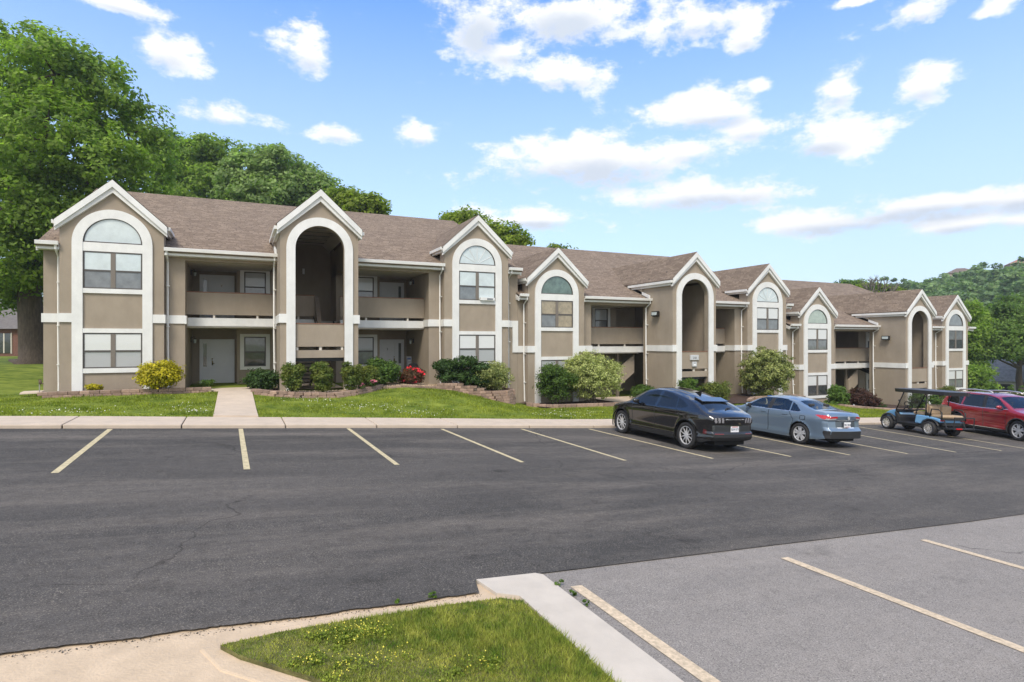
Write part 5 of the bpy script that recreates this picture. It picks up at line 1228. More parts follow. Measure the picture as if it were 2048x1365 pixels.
for (yw, zw, ra) in A['wheels']:
    for sg in (-1, 1):
        mb = MB(); mb.tube([(sg * .952, yw + (ra + .008) * math.cos(t), zw + (ra + .008) * math.sin(t)) for t in np.linspace(-.35, math.pi + .35, 20)], .02, 6)
        mb.build('arch_lip', BLK, r, smooth=True, local=True)
# --- blue-grey saloon
wf, wr_ = (3.68, .325, .372), (.98, .325, .372)
A = dict(L=4.63, wheels=[wr_, wf], track=1.54, wr=.325, ww=.215, rim='twin', sm=.14,
  top=[(0, .93), (.03, 1.0), (.08, 1.05), (.3, 1.085), (.58, 1.10), (.85, 1.18), (1.3, 1.345), (1.6, 1.41), (2.0, 1.435), (2.4, 1.42), (2.75, 1.335), (3.15, 1.13), (3.42, 1.0), (3.9, .93), (4.3, .82), (4.5, .74), (4.63, .6)],
  W=[(0, .74), (.05, .80), (.15, .845), (.4, .875), (.95, .89), (2.3, .885), (3.7, .885), (4.2, .83), (4.5, .72), (4.63, .58)],
  zb=[(0, .30), (.3, .24), (.8, .19), (3.9, .19), (4.4, .2), (4.63, .26)], crown=[(0, .03), (.6, .03), (1.2, .07), (2.3, .09), (3.2, .05), (4.63, .05)],
  s=[(0, .93), (.2, .95), (.28, .985), (.40, .965), (.6, .985), (.78, 1.0), (.86, .985), (.95, .955), (1.05, .89), (1.2, .81), (1.42, .70), (1.7, .58)],
  rear=[(.2, .10), (.30, .02), (.52, .0), (.57, .05), (.62, .09), (.80, .11), (.84, .07), (.97, .03), (1.05, .0)], front=[(.2, .1), (.4, 0), (.8, .05)], bulge=.08,
  mats=dict(paint=BLU, glass=glass_c, gap=gap_m, clad=plastic, red=red_l, clear=lamp_c, rim=alu, rimd=darkm, chrome=chrome, dk=mat('paint_dark_panel', (.05, .06, .075), .3, coat=1)),
  marks=[('side', [(3.14, 1.0), (2.66, 1.285), (2.38, 1.345), (2.22, 1.365), (2.28, .985)], 'window', 'glass'),
         ('side', [(2.12, .985), (2.06, 1.365), (1.75, 1.355), (1.42, 1.28), (1.42, .985)], 'window', 'glass'),
         ('side', [(1.38, .985), (1.38, 1.265), (1.22, 1.19), (1.02, 1.03), (1.05, .985)], 'window', 'glass'),
         ('side', [(2.28, .98), (2.22, 1.365), (2.06, 1.365), (2.12, .98)], 'body', 'clad'),
         ('top', [(-.56, 2.72), (.56, 2.72), (.70, 3.38), (-.70, 3.38)], 'windscreen', 'glass'), ('top', [(-.62, .62), (.62, .62), (.50, 1.26), (-.50, 1.26)], 'rear_window', 'glass'),
         ('rear', [(-.76, .26), (.76, .26), (.70, .52), (-.70, .52)], 'body', 'clad'), ('side', [(.0, .22), (.10, .22), (.22, .46), (.18, .52), (.0, .52)], 'body', 'clad'),
         ('rear', [(-.46, .62), (.46, .62), (.46, .82), (-.46, .82)], 'body', 'dk'), ('rear', [(-.46, .82), (.46, .82), (.46, .85), (-.46, .85)], 'chrome_strip', 'chrome'), ('rear', [(-.42, .60), (.42, .60), (.42, .625), (-.42, .625)], 'chrome_strip', 'chrome'),
         ('left', [(.0, .83), (.24, .86), (.50, .965), (.20, .975), (.0, .955)], 'tail_lamp', 'red'), ('right', [(.0, .83), (.24, .86), (.50, .965), (.20, .975), (.0, .955)], 'tail_lamp', 'red'),
         ('rear', [(-.80, .88), (-.42, .90), (-.46, .955), (-.80, .96)], 'tail_lamp', 'red'), ('rear', [(.80, .88), (.42, .90), (.46, .955), (.80, .96)], 'tail_lamp', 'red'),
         ('rear', [(-.74, .84), (-.50, .845), (-.46, .90), (-.74, .88)], 'reversing_lamp', 'clear'), ('rear', [(.74, .84), (.50, .845), (.46, .90), (.74, .88)], 'reversing_lamp', 'clear'),
         ('side', [(.0, .835), (.16, .85), (.12, .885), (.0, .875)], 'reversing_lamp', 'clear')]
        + seams([[(3.15, .98), (3.1, .8), (3.1, .3)], [(2.20, .97), (2.20, .28)], [(1.42, .975), (1.22, .72), (1.33, .45)], [(1.0, .88), (.80, .88), (.80, .76), (.98, .76), (1.0, .88)]], .018))
r, wd = vehicle('blue_sedan', 'blue-grey sedan with red tail lamps parked right of the black suv', 'car', (16.54, 11.80), math.radians(1.0), A)
r.scale = (.91, 1, 1)
for sg in (-1, 1):
    mirror_part(r, .84, 2.98, .98, sg, BLU, plastic)
    mb = MB()
    for yy in (2.40, 1.55): mb.obox((sg * (wd(yy, .86) + .012), yy, .865), .025, .2, .03)
    mb.build('door_handle', BLU, r, local=True, bevel=.008)
    mb = MB(); mb.tube([(sg * (wd(y_, z_) + .004), y_, z_) for y_, z_ in ((3.14, .975), (2.2, .962), (1.0, .985))], .008, 4); mb.build('chrome_strip', chrome, r, local=True)
cabin(r, 2.05, 1.15, .70, .45)
plate(r, -.02, .71, .31, 'DK 2018')
mb = MB(); mb.tube([(0, -.075 + .012, .91), (0, -.075 + .004, .91)], .055, 16); mb.build('badge', chrome, r, local=True)
# --- dark red three-row suv, nose out
wf, wr_ = (3.90, .375, .435), (1.05, .375, .435)
A = dict(L=4.95, wheels=[wr_, wf], track=1.66, wr=.375, ww=.235, rim='twin', sm=.16,
  top=[(0, 1.08), (.06, 1.2), (.18, 1.42), (.32, 1.60), (.6, 1.67), (1.5, 1.72), (2.3, 1.71), (2.75, 1.63), (3.15, 1.43), (3.6, 1.17), (3.8, 1.12), (4.3, 1.05), (4.7, .95), (4.95, .72)],
  W=[(0, .80), (.06, .87), (.2, .92), (.6, .955), (1.05, .965), (2.4, .95), (3.9, .965), (4.4, .92), (4.8, .78), (4.95, .6)],
  zb=[(0, .34), (.4, .26), (3.9, .23), (4.7, .26), (4.95, .36)], crown=[(0, .04), (1.2, .07), (2.5, .08), (3.4, .05), (4.95, .05)],
  s=[(0, .92), (.22, .94), (.36, .98), (.5, .955), (.75, .975), (.92, 1.0), (1.02, .99), (1.10, .955), (1.25, .90), (1.5, .81), (1.75, .73)],
  rear=[(.2, .1), (.4, 0), (.6, 0), (.8, .05), (1.05, .03)], front=[(.2, .1), (.5, 0), (.9, .04)], bulge=.08,
  mats=dict(paint=RED, glass=glass_d, gap=gap_m, clad=plastic, red=red_l, rim=alu, rimd=darkm, chrome=chrome, clear=lamp_c, tint=glass_c),
  marks=[('side', [(0, .2), (4.95, .2), (4.95, .32), (3.4, .335), (1.5, .335), (0, .38)], 'body', 'clad'),
         ('side', [(3.42, 1.14), (2.86, 1.50), (2.5, 1.585), (2.36, 1.595), (2.42, 1.11)], 'window', 'tint'), ('side', [(2.26, 1.11), (2.20, 1.60), (1.7, 1.605), (1.36, 1.60), (1.30, 1.13)], 'window', 'glass'),
         ('side', [(1.22, 1.135), (1.26, 1.595), (.72, 1.56), (.40, 1.27), (.52, 1.20)], 'window', 'glass'), ('side', [(2.42, 1.11), (2.36, 1.595), (2.20, 1.60), (2.26, 1.11)], 'body', 'clad'),
         ('top', [(-.64, 2.82), (.64, 2.82), (.76, 3.55), (-.76, 3.55)], 'windscreen', 'tint'), ('top', [(-.6, .08), (.6, .08), (.58, .26), (-.58, .26)], 'rear_window', 'glass'), ('top', [(-.48, 1.0), (.48, 1.0), (.48, 2.4), (-.48, 2.4)], 'glass_roof', 'tint'),
         ('side', [(.0, .98), (.30, 1.05), (.36, 1.10), (.0, 1.12)], 'tail_lamp', 'red'), ('side', [(4.55, .86), (4.95, .80), (4.95, .92), (4.60, .98)], 'headlamp', 'clear')]
        + seams([[(3.42, 1.1), (3.35, .8), (3.35, .38)], [(2.34, 1.1), (2.34, .38)], [(1.25, 1.1), (1.35, .8), (1.55, .42)]], .02))
Rf = Vector((26.45, 12.0)); al_ = math.radians(180 - 22)
hd = math.radians(180 + 22); fdir = Vector((math.sin(hd), math.cos(hd))); rdir = Vector((fdir.y, -fdir.x))
pos = Rf - fdir * 3.90 - rdir * .93
r, wd = vehicle('red_suv', 'dark red suv facing outwards at the right edge of the picture', 'car', (pos.x, pos.y), hd, A)
for sg in (-1, 1):
    if sg > 0: cabin(r, 2.2, 1.2, .75, .62)
    mirror_part(r, .92, 3.2, 1.13, sg, RED, plastic)
    mb = MB(); mb.tube([(sg * .62, .75, 1.69), (sg * .63, .85, 1.745), (sg * .64, 1.6, 1.79), (sg * .63, 2.3, 1.765), (sg * .62, 2.45, 1.70)], .025, 8); mb.build('roof_rail', [mat('silver_trim', (.6, .6, .6), .3, metal=.7)], r, smooth=True, local=True)
    mb = MB()
    for yy in (2.55, 1.55): mb.obox((sg * (wd(yy, .96) + .014), yy, .97), .03, .22, .035)
    mb.build('door_handle', RED, r, local=True, bevel=.008)
    mb = MB(); mb.tube([(sg * (wd(y_, z_) + .004), y_, z_) for y_, z_ in ((3.44, 1.12), (2.3, 1.09), (1.2, 1.115), (.45, 1.19))], .01, 4); mb.build('chrome_strip', chrome, r, local=True)
    mb = MB(); mb.box(min(sg * .90, sg * .93), max(sg * .90, sg * .93), 1.5, 3.4, .33, .355); mb.build('chrome_strip', chrome, r, local=True)
for (yw, zw, ra) in A['wheels']:
    for sg in (-1, 1):
        mb = MB(); mb.tube([(sg * .965, yw + (ra + .012) * math.cos(t), zw + (ra + .012) * math.sin(t)) for t in np.linspace(-.3, math.pi + .3, 20)], .026, 6)
        mb.build('arch_lip', plastic, r, smooth=True, local=True)

# --- golf cart (y forward, rear axle at y = 0)
CB_ = paintm('cart_blue', (.19, .42, .68), .15, .3); tan_s = mat('seat_tan', (.42, .30, .185), .6, var=.12, vscale=8)
rl, fl = Vector((23.96, 13.65)), Vector((24.42, 15.55)); ch = math.atan2(fl.x - rl.x, fl.y - rl.y); fd = Vector((math.sin(ch), math.cos(ch))); rd = Vector((fd.y, -fd.x))
cp = rl + rd * .50
cart = thing('golf_cart', 'blue golf cart with black canopy, tan seats and chunky chrome wheels', 'golf cart', (cp.x, cp.y, zl(cp.x)))
sl_ = (zl(cp.x + 1) - zl(cp.x - 1)) / 2; nrm = Vector((-sl_, 0, 1)).normalized(); f3 = Vector((fd.x, fd.y, 0)); f3 = (f3 - nrm * f3.dot(nrm)).normalized()
cart.rotation_euler = Matrix((f3.cross(nrm), f3, nrm)).transposed().to_euler()
mb = MB()   # front cowl, curved
prof = [(1.45, .52), (1.52, .70), (1.60, .83), (1.78, .84), (2.02, .78), (2.18, .68), (2.22, .56), (2.12, .50)]
mb.prism_yz(prof, -.40, .40); mb.build('front_cowl', CB_, cart, local=True, bevel=.05)
mb = MB(); mb.prism_yz([(-.42, .52), (-.46, .63), (-.40, .68), (.10, .74), (.62, .74), (.68, .42), (.42, .40), (.34, .52), (.12, .62), (-.2, .60)], -.54, .54); mb.build('rear_body', CB_, cart, local=True, bevel=.035)
mb = MB(); mb.box(-.50, .50, -.30, 1.75, .26, .36); mb.box(-.55, .55, .55, 1.5, .345, .385); mb.prism_yz([(1.42, .38), (1.42, .55), (1.60, .78), (1.66, .72), (1.55, .38)], -.5, .5); mb.box(-.48, .48, 1.50, 1.62, .76, .86); mb.box(-.3, .3, 1.9, 2.35, .24, .42); mb.prism_yz([(2.20, .36), (2.34, .40), (2.36, .55), (2.26, .58)], -.44, .44)
mb.build('chassis', plastic, cart, local=True, bevel=.012)
for sg in (-1, 1):
    for yw, y0 in ((0, -.42), (1.95, 1.5)):
        mb = MB(); mb.tube([(sg * .50, yw + .36 * math.cos(t), .27 + .36 * math.sin(t)) for t in np.linspace(.0 if yw else -.1, math.pi + .1, 12)], .05, 6); mb.build('fender', plastic, cart, smooth=True, local=True)
        make_wheel(cart, sg * .50, yw, .27, .24, sg, 'star', chrome, darkm)
    mb = MB(); mb.tube([(sg * .50, 1.60, .80), (sg * .53, 1.28, 1.42), (sg * .53, 1.20, 1.60)], .022, 8); mb.build('front_post', plastic, cart, smooth=True, local=True)
    mb = MB(); mb.tube([(sg * .50, .22, .72), (sg * .52, .18, 1.60)], .020, 8); mb.build('rear_post', plastic, cart, smooth=True, local=True)
    mb = MB(); mb.tube([(sg * .53, .62, .78), (sg * .54, .60, .93), (sg * .54, .35, .97), (sg * .54, .15, .95), (sg * .53, .12, .78)], .022, 8); mb.build('armrest', plastic, cart, smooth=True, local=True)
    mb = MB(); mb.tube([(sg * .52, .02, .70), (sg * .53, -.05, 1.02), (sg * .53, -.35, 1.02), (sg * .53, -.48, .92), (sg * .53, -.50, .62)], .024, 8); mb.build('grab_rail', plastic, cart, smooth=True, local=True)
    mb = MB(); mb.box(min(sg * .36, sg * .545), max(sg * .36, sg * .545), -.47, -.44, .60, .655); mb.build('tail_lamp', red_l, cart, local=True)
    mb = MB(); mb.ell((sg * .58, 1.36, 1.22), .06, .03, .045, 8, 6); mb.build('mirror', plastic, cart, local=True)
    mb = MB(); mb.box(min(sg * .2, sg * .38), max(sg * .2, sg * .38), 2.17, 2.215, .60, .67); mb.build('headlamp', lamp_c, cart, local=True)
def cushion(nm, x0, x1, y0, y1, z0, z1): mb = MB(); mb.box(x0, x1, y0, y1, z0, z1); return mb.build(nm, tan_s, cart, local=True, bevel=.05)
cushion('seat', -.50, .50, .30, .80, .74, .86); cushion('seat', -.50, .50, -.46, .02, .70, .82)
for xx in (-.48, .02): cushion('backrest', xx, xx + .46, .16, .30, .84, 1.18)
for xx in (-.48, .02): cushion('backrest', xx, xx + .46, .02, .14, .80, 1.14)
mb = MB(); mb.box(-.50, .50, -.50, .04, .64, .70); mb.box(-.4, .4, -.42, -.1, .42, .62); mb.build('rear_seat_base', plastic, cart, local=True)
mb = MB(); mb.box(-.46, .46, -.92, -.50, .345, .375); mb.tube([(-.4, -.48, .62), (-.42, -.60, .36)], .02, 6); mb.tube([(.4, -.48, .62), (.42, -.60, .36)], .02, 6); mb.tube([(-.44, -.9, .37), (-.44, -.92, .78), (.44, -.92, .78), (.44, -.9, .37)], .022, 6); mb.box(-.36, -.1, -.935, -.915, .35, .40, 1); mb.build('footplate', [plastic, red_l], cart, local=True)
mb = MB()   # canopy: shallow dished shell with a drip rim
gx_, gy_ = 9, 15; vs = []; fs = []
for j in range(gy_):
    for i in range(gx_):
        u, v = i / (gx_ - 1) * 2 - 1, j / (gy_ - 1) * 2 - 1; w_ = .64 * (1 - .10 * abs(v) ** 6)
        vs.append((u * w_, .50 + v * 1.17 * (1 - .05 * abs(u) ** 6), 1.70 + .05 * (1 - u ** 4) * (1 - v ** 4)))
for j in range(gy_ - 1):
    for i in range(gx_ - 1): a = j * gx_ + i; fs.append((a, a + 1, a + gx_ + 1, a + gx_))
mb.add(vs, fs)
rim_ = [j * gx_ for j in range(gy_)] + [(gy_ - 1) * gx_ + i for i in range(1, gx_)] + [j * gx_ + gx_ - 1 for j in range(gy_ - 2, -1, -1)] + [i for i in range(gx_ - 2, 0, -1)]
n = len(rim_); low = [(vs[k][0] * .97, .50 + (vs[k][1] - .50) * .985, 1.565) for k in rim_]; b = len(mb.v); mb.v += low
for k in range(n): mb.f.append([rim_[k], b + k, b + (k + 1) % n, rim_[(k + 1) % n]]); mb.m.append(0)
mb.f.append([b + k for k in range(n)]); mb.m.append(0)
mb.build('canopy', mat('canopy_black', (.025, .025, .028), .35), cart, local=True, smooth=False)
mb = MB(); mb.tube([(-.22, 1.52, .84), (-.22, 1.30, 1.02)], .02, 6)
mb.tube([(-.22 + .17 * math.cos(t), 1.28 + .09 * math.sin(t), 1.04 + .14 * math.sin(t)) for t in np.linspace(0, 6.283, 17)], .018, 6); mb.tube([(-.38, 1.28, 1.04), (-.06, 1.28, 1.04)], .015, 5); mb.build('steering_wheel', plastic, cart, smooth=True, local=True)
mwin = bpy.data.materials.new('clear_screen'); mwin.use_nodes = True; t_ = mwin.node_tree; t_.nodes.clear(); o_ = N('ShaderNodeOutputMaterial', t_); g1 = N('ShaderNodeBsdfTransparent', t_); g2 = N('ShaderNodeBsdfGlossy', t_); g2.inputs['Roughness'].default_value = .03; mxs = N('ShaderNodeMixShader', t_); mxs.inputs[0].default_value = .12; g1.inputs[0].default_value = (.86, .88, .87, 1); L(g1.outputs[0], mxs.inputs[1], t_); L(g2.outputs[0], mxs.inputs[2], t_); L(mxs.outputs[0], o_.inputs[0], t_)
mb = MB(); mb.prism_yz([(1.595, .82), (1.605, .82), (1.29, 1.42), (1.21, 1.59), (1.20, 1.59), (1.28, 1.42)], -.49, .49); mb.build('windscreen', mwin, cart, local=True)

# ------------------------------------------------------------------ small things by the building
sp = onground(1540, 845); sx, sy = sp[0] + .4, 18.75
x, y, z = P(1540, 799, 18.75)
sg_ = thing('parking_sign', 'small blue accessible-parking sign on a post behind the sedan', 'sign', (x, 18.75, gz(x, 18.75)))
mb = MB(); mb.box(x - .025, x + .025, 18.76, 18.80, gz(x, 18.75) - .1, z + .1); mb.build('post', mat('galvanised', (.35, .35, .35), .5, metal=.6), sg_)
mb = MB(); mb.box(x - .15, x + .15, 18.74, 18.755, z - .22, z + .16); pn = mb.build('sign_panel', mat('sign_blue', (.02, .12, .50), .45), sg_, bevel=.004)
mb = MB(); yy = 18.735; a_ = .005
for p_ in (arc(x + .0, z - .05, .085, 14, math.pi * .75, math.pi * 2.15),): mb.tube([(q[0], yy, q[1]) for q in p_], .012, 5)
mb.tube([(x - .02, yy, z + .07), (x - .02, yy, z - .03), (x + .05, yy, z - .03), (x + .085, yy, z - .12)], .014, 5); mb.ell((x - .02, yy, z + .105), .022, .008, .022, 8, 6); mb.build('wheelchair_symbol', white_m, pn)
# stand-pipe and splash block on the left lawn
x, _, z = P(79, 787, 25.0); o = thing('standpipe', 'thin stand-pipe with a small tap head on the left lawn', 'pipe', (x, 25.0, z))
mb = MB(); mb.tube([(x, 25, z - .1), (x, 25, z + .30)], .016, 8); mb.build('pipe', mat('galvanised2', (.30, .29, .27), .6), o)
mb = MB(); mb.ell((x + .02, 25, z + .36), .05, .04, .08, 10, 8); mb.tube([(x + .03, 25, z + .34), (x + .11, 25, z + .31)], .022, 6); mb.box(x - .03, x + .05, 24.99, 25.01, z + .42, z + .46); mb.build('tap_head', mat('old_brass', (.12, .085, .055), .6, metal=.3), o)
x, _, z = P(64, 789, 25.6); mb = MB(); mb.add([(x - .32, 25.45, z), (x + .32, 25.45, z + .02), (x + .34, 25.8, z + .05), (x - .30, 25.8, z + .03), (x - .30, 25.47, z + .07), (x + .30, 25.47, z + .09), (x + .30, 25.78, z + .11), (x - .28, 25.78, z + .10)], [(3, 2, 1, 0), (4, 5, 6, 7), (0, 1, 5, 4), (1, 2, 6, 5), (2, 3, 7, 6), (3, 0, 4, 7)])
tag(mb.build('splash_block', concrete, bevel=.015), 'flat concrete splash block on the grass beside the first downspout', 'splash block')
# patio chair and leaning board by the right-hand door
cx, cy, cz = 7.72, 27.6, -2.02
ch_ = thing('patio_chair', 'black metal patio chair behind the red rose bush', 'chair', (cx, cy, cz))
mb = MB(); mb.box(cx - .25, cx + .25, cy - .25, cy + .25, cz + .40, cz + .43); mb.build('seat', blackm, ch_, bevel=.01)
mb = MB(); pts = [(cx - .25, cz + .45), (cx - .27, cz + .80), (cx - .20, cz + .93), (cx, cz + .97), (cx + .20, cz + .93), (cx + .27, cz + .80), (cx + .25, cz + .45)]; mb.prism_xz(pts[::-1], cy + .24, cy + .27); mb.build('backrest', blackm, ch_, bevel=.01)
for sx_ in (-1, 1):
    for sy_ in (-1, 1): mb = MB(); mb.tube([(cx + sx_ * .24, cy + sy_ * .23, cz + .41), (cx + sx_ * .27, cy + sy_ * .26, cz)], .014, 6); mb.build('leg', blackm, ch_)
    mb = MB(); mb.tube([(cx + sx_ * .27, cy + .25, cz + .68), (cx + sx_ * .30, cy - .2, cz + .66), (cx + sx_ * .29, cy - .26, cz + .55), (cx + sx_ * .25, cy - .24, cz + .42)], .014, 6); mb.build('armrest', blackm, ch_)
bx_, by_, bz_ = 7.80, 28.9, -2.02; pb_ = thing('porch_board', 'tall narrow grey welcome board leaning by the right-hand door', 'board', (bx_, by_, bz_))
mb = MB(); mb.prism_yz([(by_ - .12, bz_), (by_ - .09, bz_), (by_ + .03, bz_ + 1.25), (by_, bz_ + 1.25)], bx_ - .13, bx_ + .13); mb.build('board', mat('board_grey', (.30, .31, .33), .7, var=.1), pb_)
mb = MB()
for k in range(7): z_ = bz_ + .2 + k * .135; yy = by_ - .125 + .12 * (z_ - bz_) / 1.25; mb.box(bx_ - .05, bx_ + .06, yy - .01, yy + .0, z_, z_ + .07, 0)
mb.box(bx_ - .09, bx_ + .09, by_ - .022, by_ - .005, bz_ + 1.1, bz_ + 1.17, 1); mb.build('painted_marks', [mat('board_pale', (.52, .54, .56), .7), mat('board_blue', (.05, .10, .28), .7)], pb_)
# little pinwheel in the bed by the dark red bush
x, _, z = P(1707, 814, 23.2); pw = thing('garden_pinwheel', 'small red, white and blue pinwheel beside the dark red bush', 'pinwheel', (x, 23.2, z))
mb = MB(); mb.tube([(x, 23.22, z - .45), (x, 23.22, z)], .008, 5); mb.build('stick', white_m, pw)
mb = MB()
for k in range(6): a = k * math.pi / 3; mb.add([(x, 23.19, z), (x + .13 * math.cos(a), 23.17, z + .13 * math.sin(a)), (x + .11 * math.cos(a + .7), 23.21, z + .11 * math.sin(a + .7)), (x + .05 * math.cos(a + .5), 23.16, z + .05 * math.sin(a + .5))], [(0, 1, 3), (1, 2, 3), (2, 0, 3), (0, 2, 1)], k % 3)
mb.build('vane', [mat('vane_red', (.55, .03, .05), .5), white_m, mat('vane_blue', (.04, .1, .45), .5)], pw)

# ------------------------------------------------------------------ beyond
def hip_house(name, label, cx, cy, z0, w, d, h, rh, rot, wallm, roofm, over=.4):
    r = thing(name, label, 'house', (cx, cy, z0), rot)
    mb = MB(); mb.box(-w / 2, w / 2, -d / 2, d / 2, -1.5, h); mb.build('wall', wallm, r, local=True)
    a, b = w / 2 + over, d / 2 + over; rl_ = max(.2, a - b)
    mb = MB(); vs = [(-a, -b, h), (a, -b, h), (a, b, h), (-a, b, h), (-rl_, 0, h + rh), (rl_, 0, h + rh)]
    mb.add(vs, [(0, 1, 5, 4), (1, 2, 5), (2, 3, 4, 5), (3, 0, 4), (3, 2, 1, 0)]); mb.build('roof', roofm, r, local=True); return r
roof_grey = mat('roof_grey', (.14, .125, .115), .9, var=.25, vscale=4, bump=.5, bscale=20); brickw = mat('red_brick', (.16, .075, .055), .9, var=.25, vscale=8, bump=.4, bscale=30)
x, y = at_depth(-20, 58.0)
h_ = hip_house('brick_house', 'low red brick house with a grey hip roof behind the shade tree', x, y, -1.45, 15, 9, 2.55, 2.7, math.radians(-25), brickw, roof_grey)
for xx in (-4.5, -2.6, -.4, 1.6, 3.4, 5.3):
    mb = MB(); mb.box(xx - .62, xx + .62, -4.56, -4.50, .35, 2.15); w_ = mb.build('window', pane_dark, h_, local=True)
    mb = MB(); mb.box(xx - .7, xx - .62, -4.58, -4.5, .3, 2.2); mb.box(xx + .62, xx + .7, -4.58, -4.5, .3, 2.2); mb.box(xx - .05, xx + .05, -4.58, -4.5, .35, 2.15); mb.build('frame', soffit, w_, local=True)
# neighbour house on the right, with pale walls, carport openings and a brick chimney
HZ = 66.0
x, y = at_depth(2010, HZ); hz_ = -(786 - 683) / F_PX * HZ
slate = mat('slate_roof', (.24, .24, .25), .85, var=.3, vscale=3, bump=.4, bscale=12); palew = mat('pale_wall', (.50, .49, .47), .8, var=.06)
n_ = thing('neighbour_house', 'pale house with slate grey roof and tall brick chimney at the right edge', 'house', (x, y, hz_), math.radians(-55))
mb = MB(); mb.box(-7, 9, -3.6, 4, -1, 1.55); mb.build('wall', palew, n_, local=True)
mb = MB(); mb.add([(-7.5, -4.1, 1.45), (9.5, -4.1, 1.45), (9.5, 4.5, 1.45), (-7.5, 4.5, 1.45), (-5.2, .2, 4.5), (9.5, .2, 4.5)], [(0, 1, 5, 4), (1, 2, 5), (2, 3, 4, 5), (3, 0, 4), (3, 2, 1, 0)]); rr_ = mb.build('roof', slate, n_, local=True)
mb = MB(); mb.box(.9, 2.2, -4.4, -3.65, -1, 3.4); mb.box(.8, 2.3, -4.5, -3.6, 3.4, 3.6, 0); mb.build('chimney', [mat('stone_chimney', (.17, .13, .105), .95, var=.45, vscale=5, bump=1, bscale=12)], n_, local=True)
for xx in (-5.5, -3.2, -.9): mb = MB(); mb.box(xx - .95, xx + .85, -3.66, -3.6, -.2, 1.15); mb.build('carport_opening', pane_dark, n_, local=True)
x, y = at_depth(2035, 52.0); gzz = -(796 - 683) / F_PX * 52.0
mb = MB(); mb.obox((x + 2, y, gzz), 12, .3, .75, math.radians(-30)); tag(mb.build('garden_wall', palew), 'low pale garden wall in front of the right-hand house', 'wall')
for i, (px, pb, pt, lab) in enumerate([(1987, 800, 766, 'leftmost narrow clipped conifer by the pale garden wall'), (2023, 802, 770, 'middle narrow clipped conifer by the pale garden wall'), (2044, 802, 772, 'narrow clipped conifer cut by the right picture edge')]):
    x, y = at_depth(px, 49.0); zb = -(pb - 683) / F_PX * 49; hh = (pb - pt) / F_PX * 49
    o = thing('conifer', lab, 'tree', (x, y, zb), group='clipped conifers by the garden wall'); mb = MB(); mb.tube([(x, y, zb - .3), (x, y, zb + hh * .7)], [.06, .02], 6); mb.build('trunk', bark, o)
    leaves('crown', LM_dark, o, [(x, y, zb + hh * .35, .30, .30, hh * .38), (x, y, zb + hh * .65, .2, .2, hh * .36)], 1500, .12, 300 + i, per=40, crad=.12, outer=.7)
# trees by the right end
for i, (lab, nm, px, Z, zb, lobes, n, lf, lm, tr) in enumerate([
    ('large dark green spreading tree at the right edge, over the neighbour house', 'spreading_tree', 2038, 60, -6.0, [(2000, 640, 45, 0, .7), (2040, 625, 45, 2, .8), (1985, 680, 42, -1, .6), (2030, 680, 50, -2, .6), (2075, 650, 50, 0, .9), (1958, 705, 26, -1, .5), (2000, 705, 34, -2, .45), (2060, 700, 40, 0, .5), (1965, 660, 25, 0, .6), (2090, 700, 40, 0, .7)], 42000, .34, LM_dark, .33),
    ('narrow leafy tree rising beside the farthest gable bay', 'slender_tree', 1946, 58, -5.6, [(1945, 625, 14, 0, 1.2), (1950, 660, 20, 0, 1), (1948, 700, 18, 0, 1), (1952, 735, 20, 0, .9), (1962, 640, 14, 1, 1)], 9000, .30, LM_big, .14),
    ('low leafy bush-like tree between the apartments and the neighbour house', 'leafy_tree', 1950, 55, -5.6, [(1945, 755, 20, 0, .9), (1960, 775, 20, 0, .7), (1948, 785, 18, 0, .7), (1962, 745, 14, 2, .7)], 7000, .28, LM_big, .12)]):
    x, y = at_depth(px, Z); base = (x, y, zb); tree(lab, base, px_blobs(lobes, base, Z), n, lf, lm, tr, 70 + i, nm, per=90, crad=.85, fork=.3)
# bushes and a bare tree over the far roof
for i, (lab, px, Z, lobes, n, lm) in enumerate([('bushy olive tree above the farthest roof, under the bare branches', 1760, 75, [(1735, 580, 16, 0, .8), (1765, 585, 18, 0, .8), (1790, 590, 16, 0, .8), (1745, 600, 25, 0, .8), (1785, 605, 25, 0, .8), (1715, 577, 10, 0, .6)], 9000, LM_yel),
                                                ('dark green treetop just above the ridge of the farthest roof', 1690, 80, [(1685, 570, 9, 0, .6), (1700, 572, 12, 0, .6), (1720, 572, 10, 0, .8), (1660, 572, 6, 0, .5), (1690, 590, 20, 0, .7)], 4000, LM_dark)]):
    x, y = at_depth(px, Z); base = (x, y, -5.0); tree(lab, base, px_blobs(lobes, base, Z), n, .36, lm, .16, 85 + i, 'bushy_tree', per=70, crad=.7, fork=.4)
x, y = at_depth(1755, 72.0); o = thing('bare_tree', 'leafless tree with thin forking branches above the farthest roof', 'tree', (x, y, -5.0)); mb = MB(); g = random.Random(5)
k72 = 72 / F_PX
mb.tube([(x, y, -5.1), (x, y, 2.0), (x, y, 5.0)], [.2, .13, .09], 8, caps=False); mb.build('trunk', bark_g, o, smooth=True)
def twig(p, d, l_, r_, lev, mb):
    e = p + d * l_; mb.tube([p, p.lerp(e, .5) + Vector((g.uniform(-.1, .1), g.uniform(-.1, .1), 0)) * l_, e], [r_, r_ * .8, r_ * .6], 5, caps=False)
    if lev: 
        for _ in range(3): twig(p.lerp(e, g.uniform(.45, 1)), (d + Vector((g.uniform(-.6, .6), g.uniform(-.6, .6), g.uniform(-.1, .5)))).normalized(), l_ * .62, r_ * .55, lev - 1, mb)
mb = MB()
for dx, dz in ((-.55, .9), (-.1, 1), (.25, 1), (.6, .75), (-.3, .95)): twig(Vector((x, y, 4.0)), Vector((dx * CT, -dx * ST, dz)).normalized(), 2.1, .15, 3, mb)
mb.build('branches', bark_g, o)

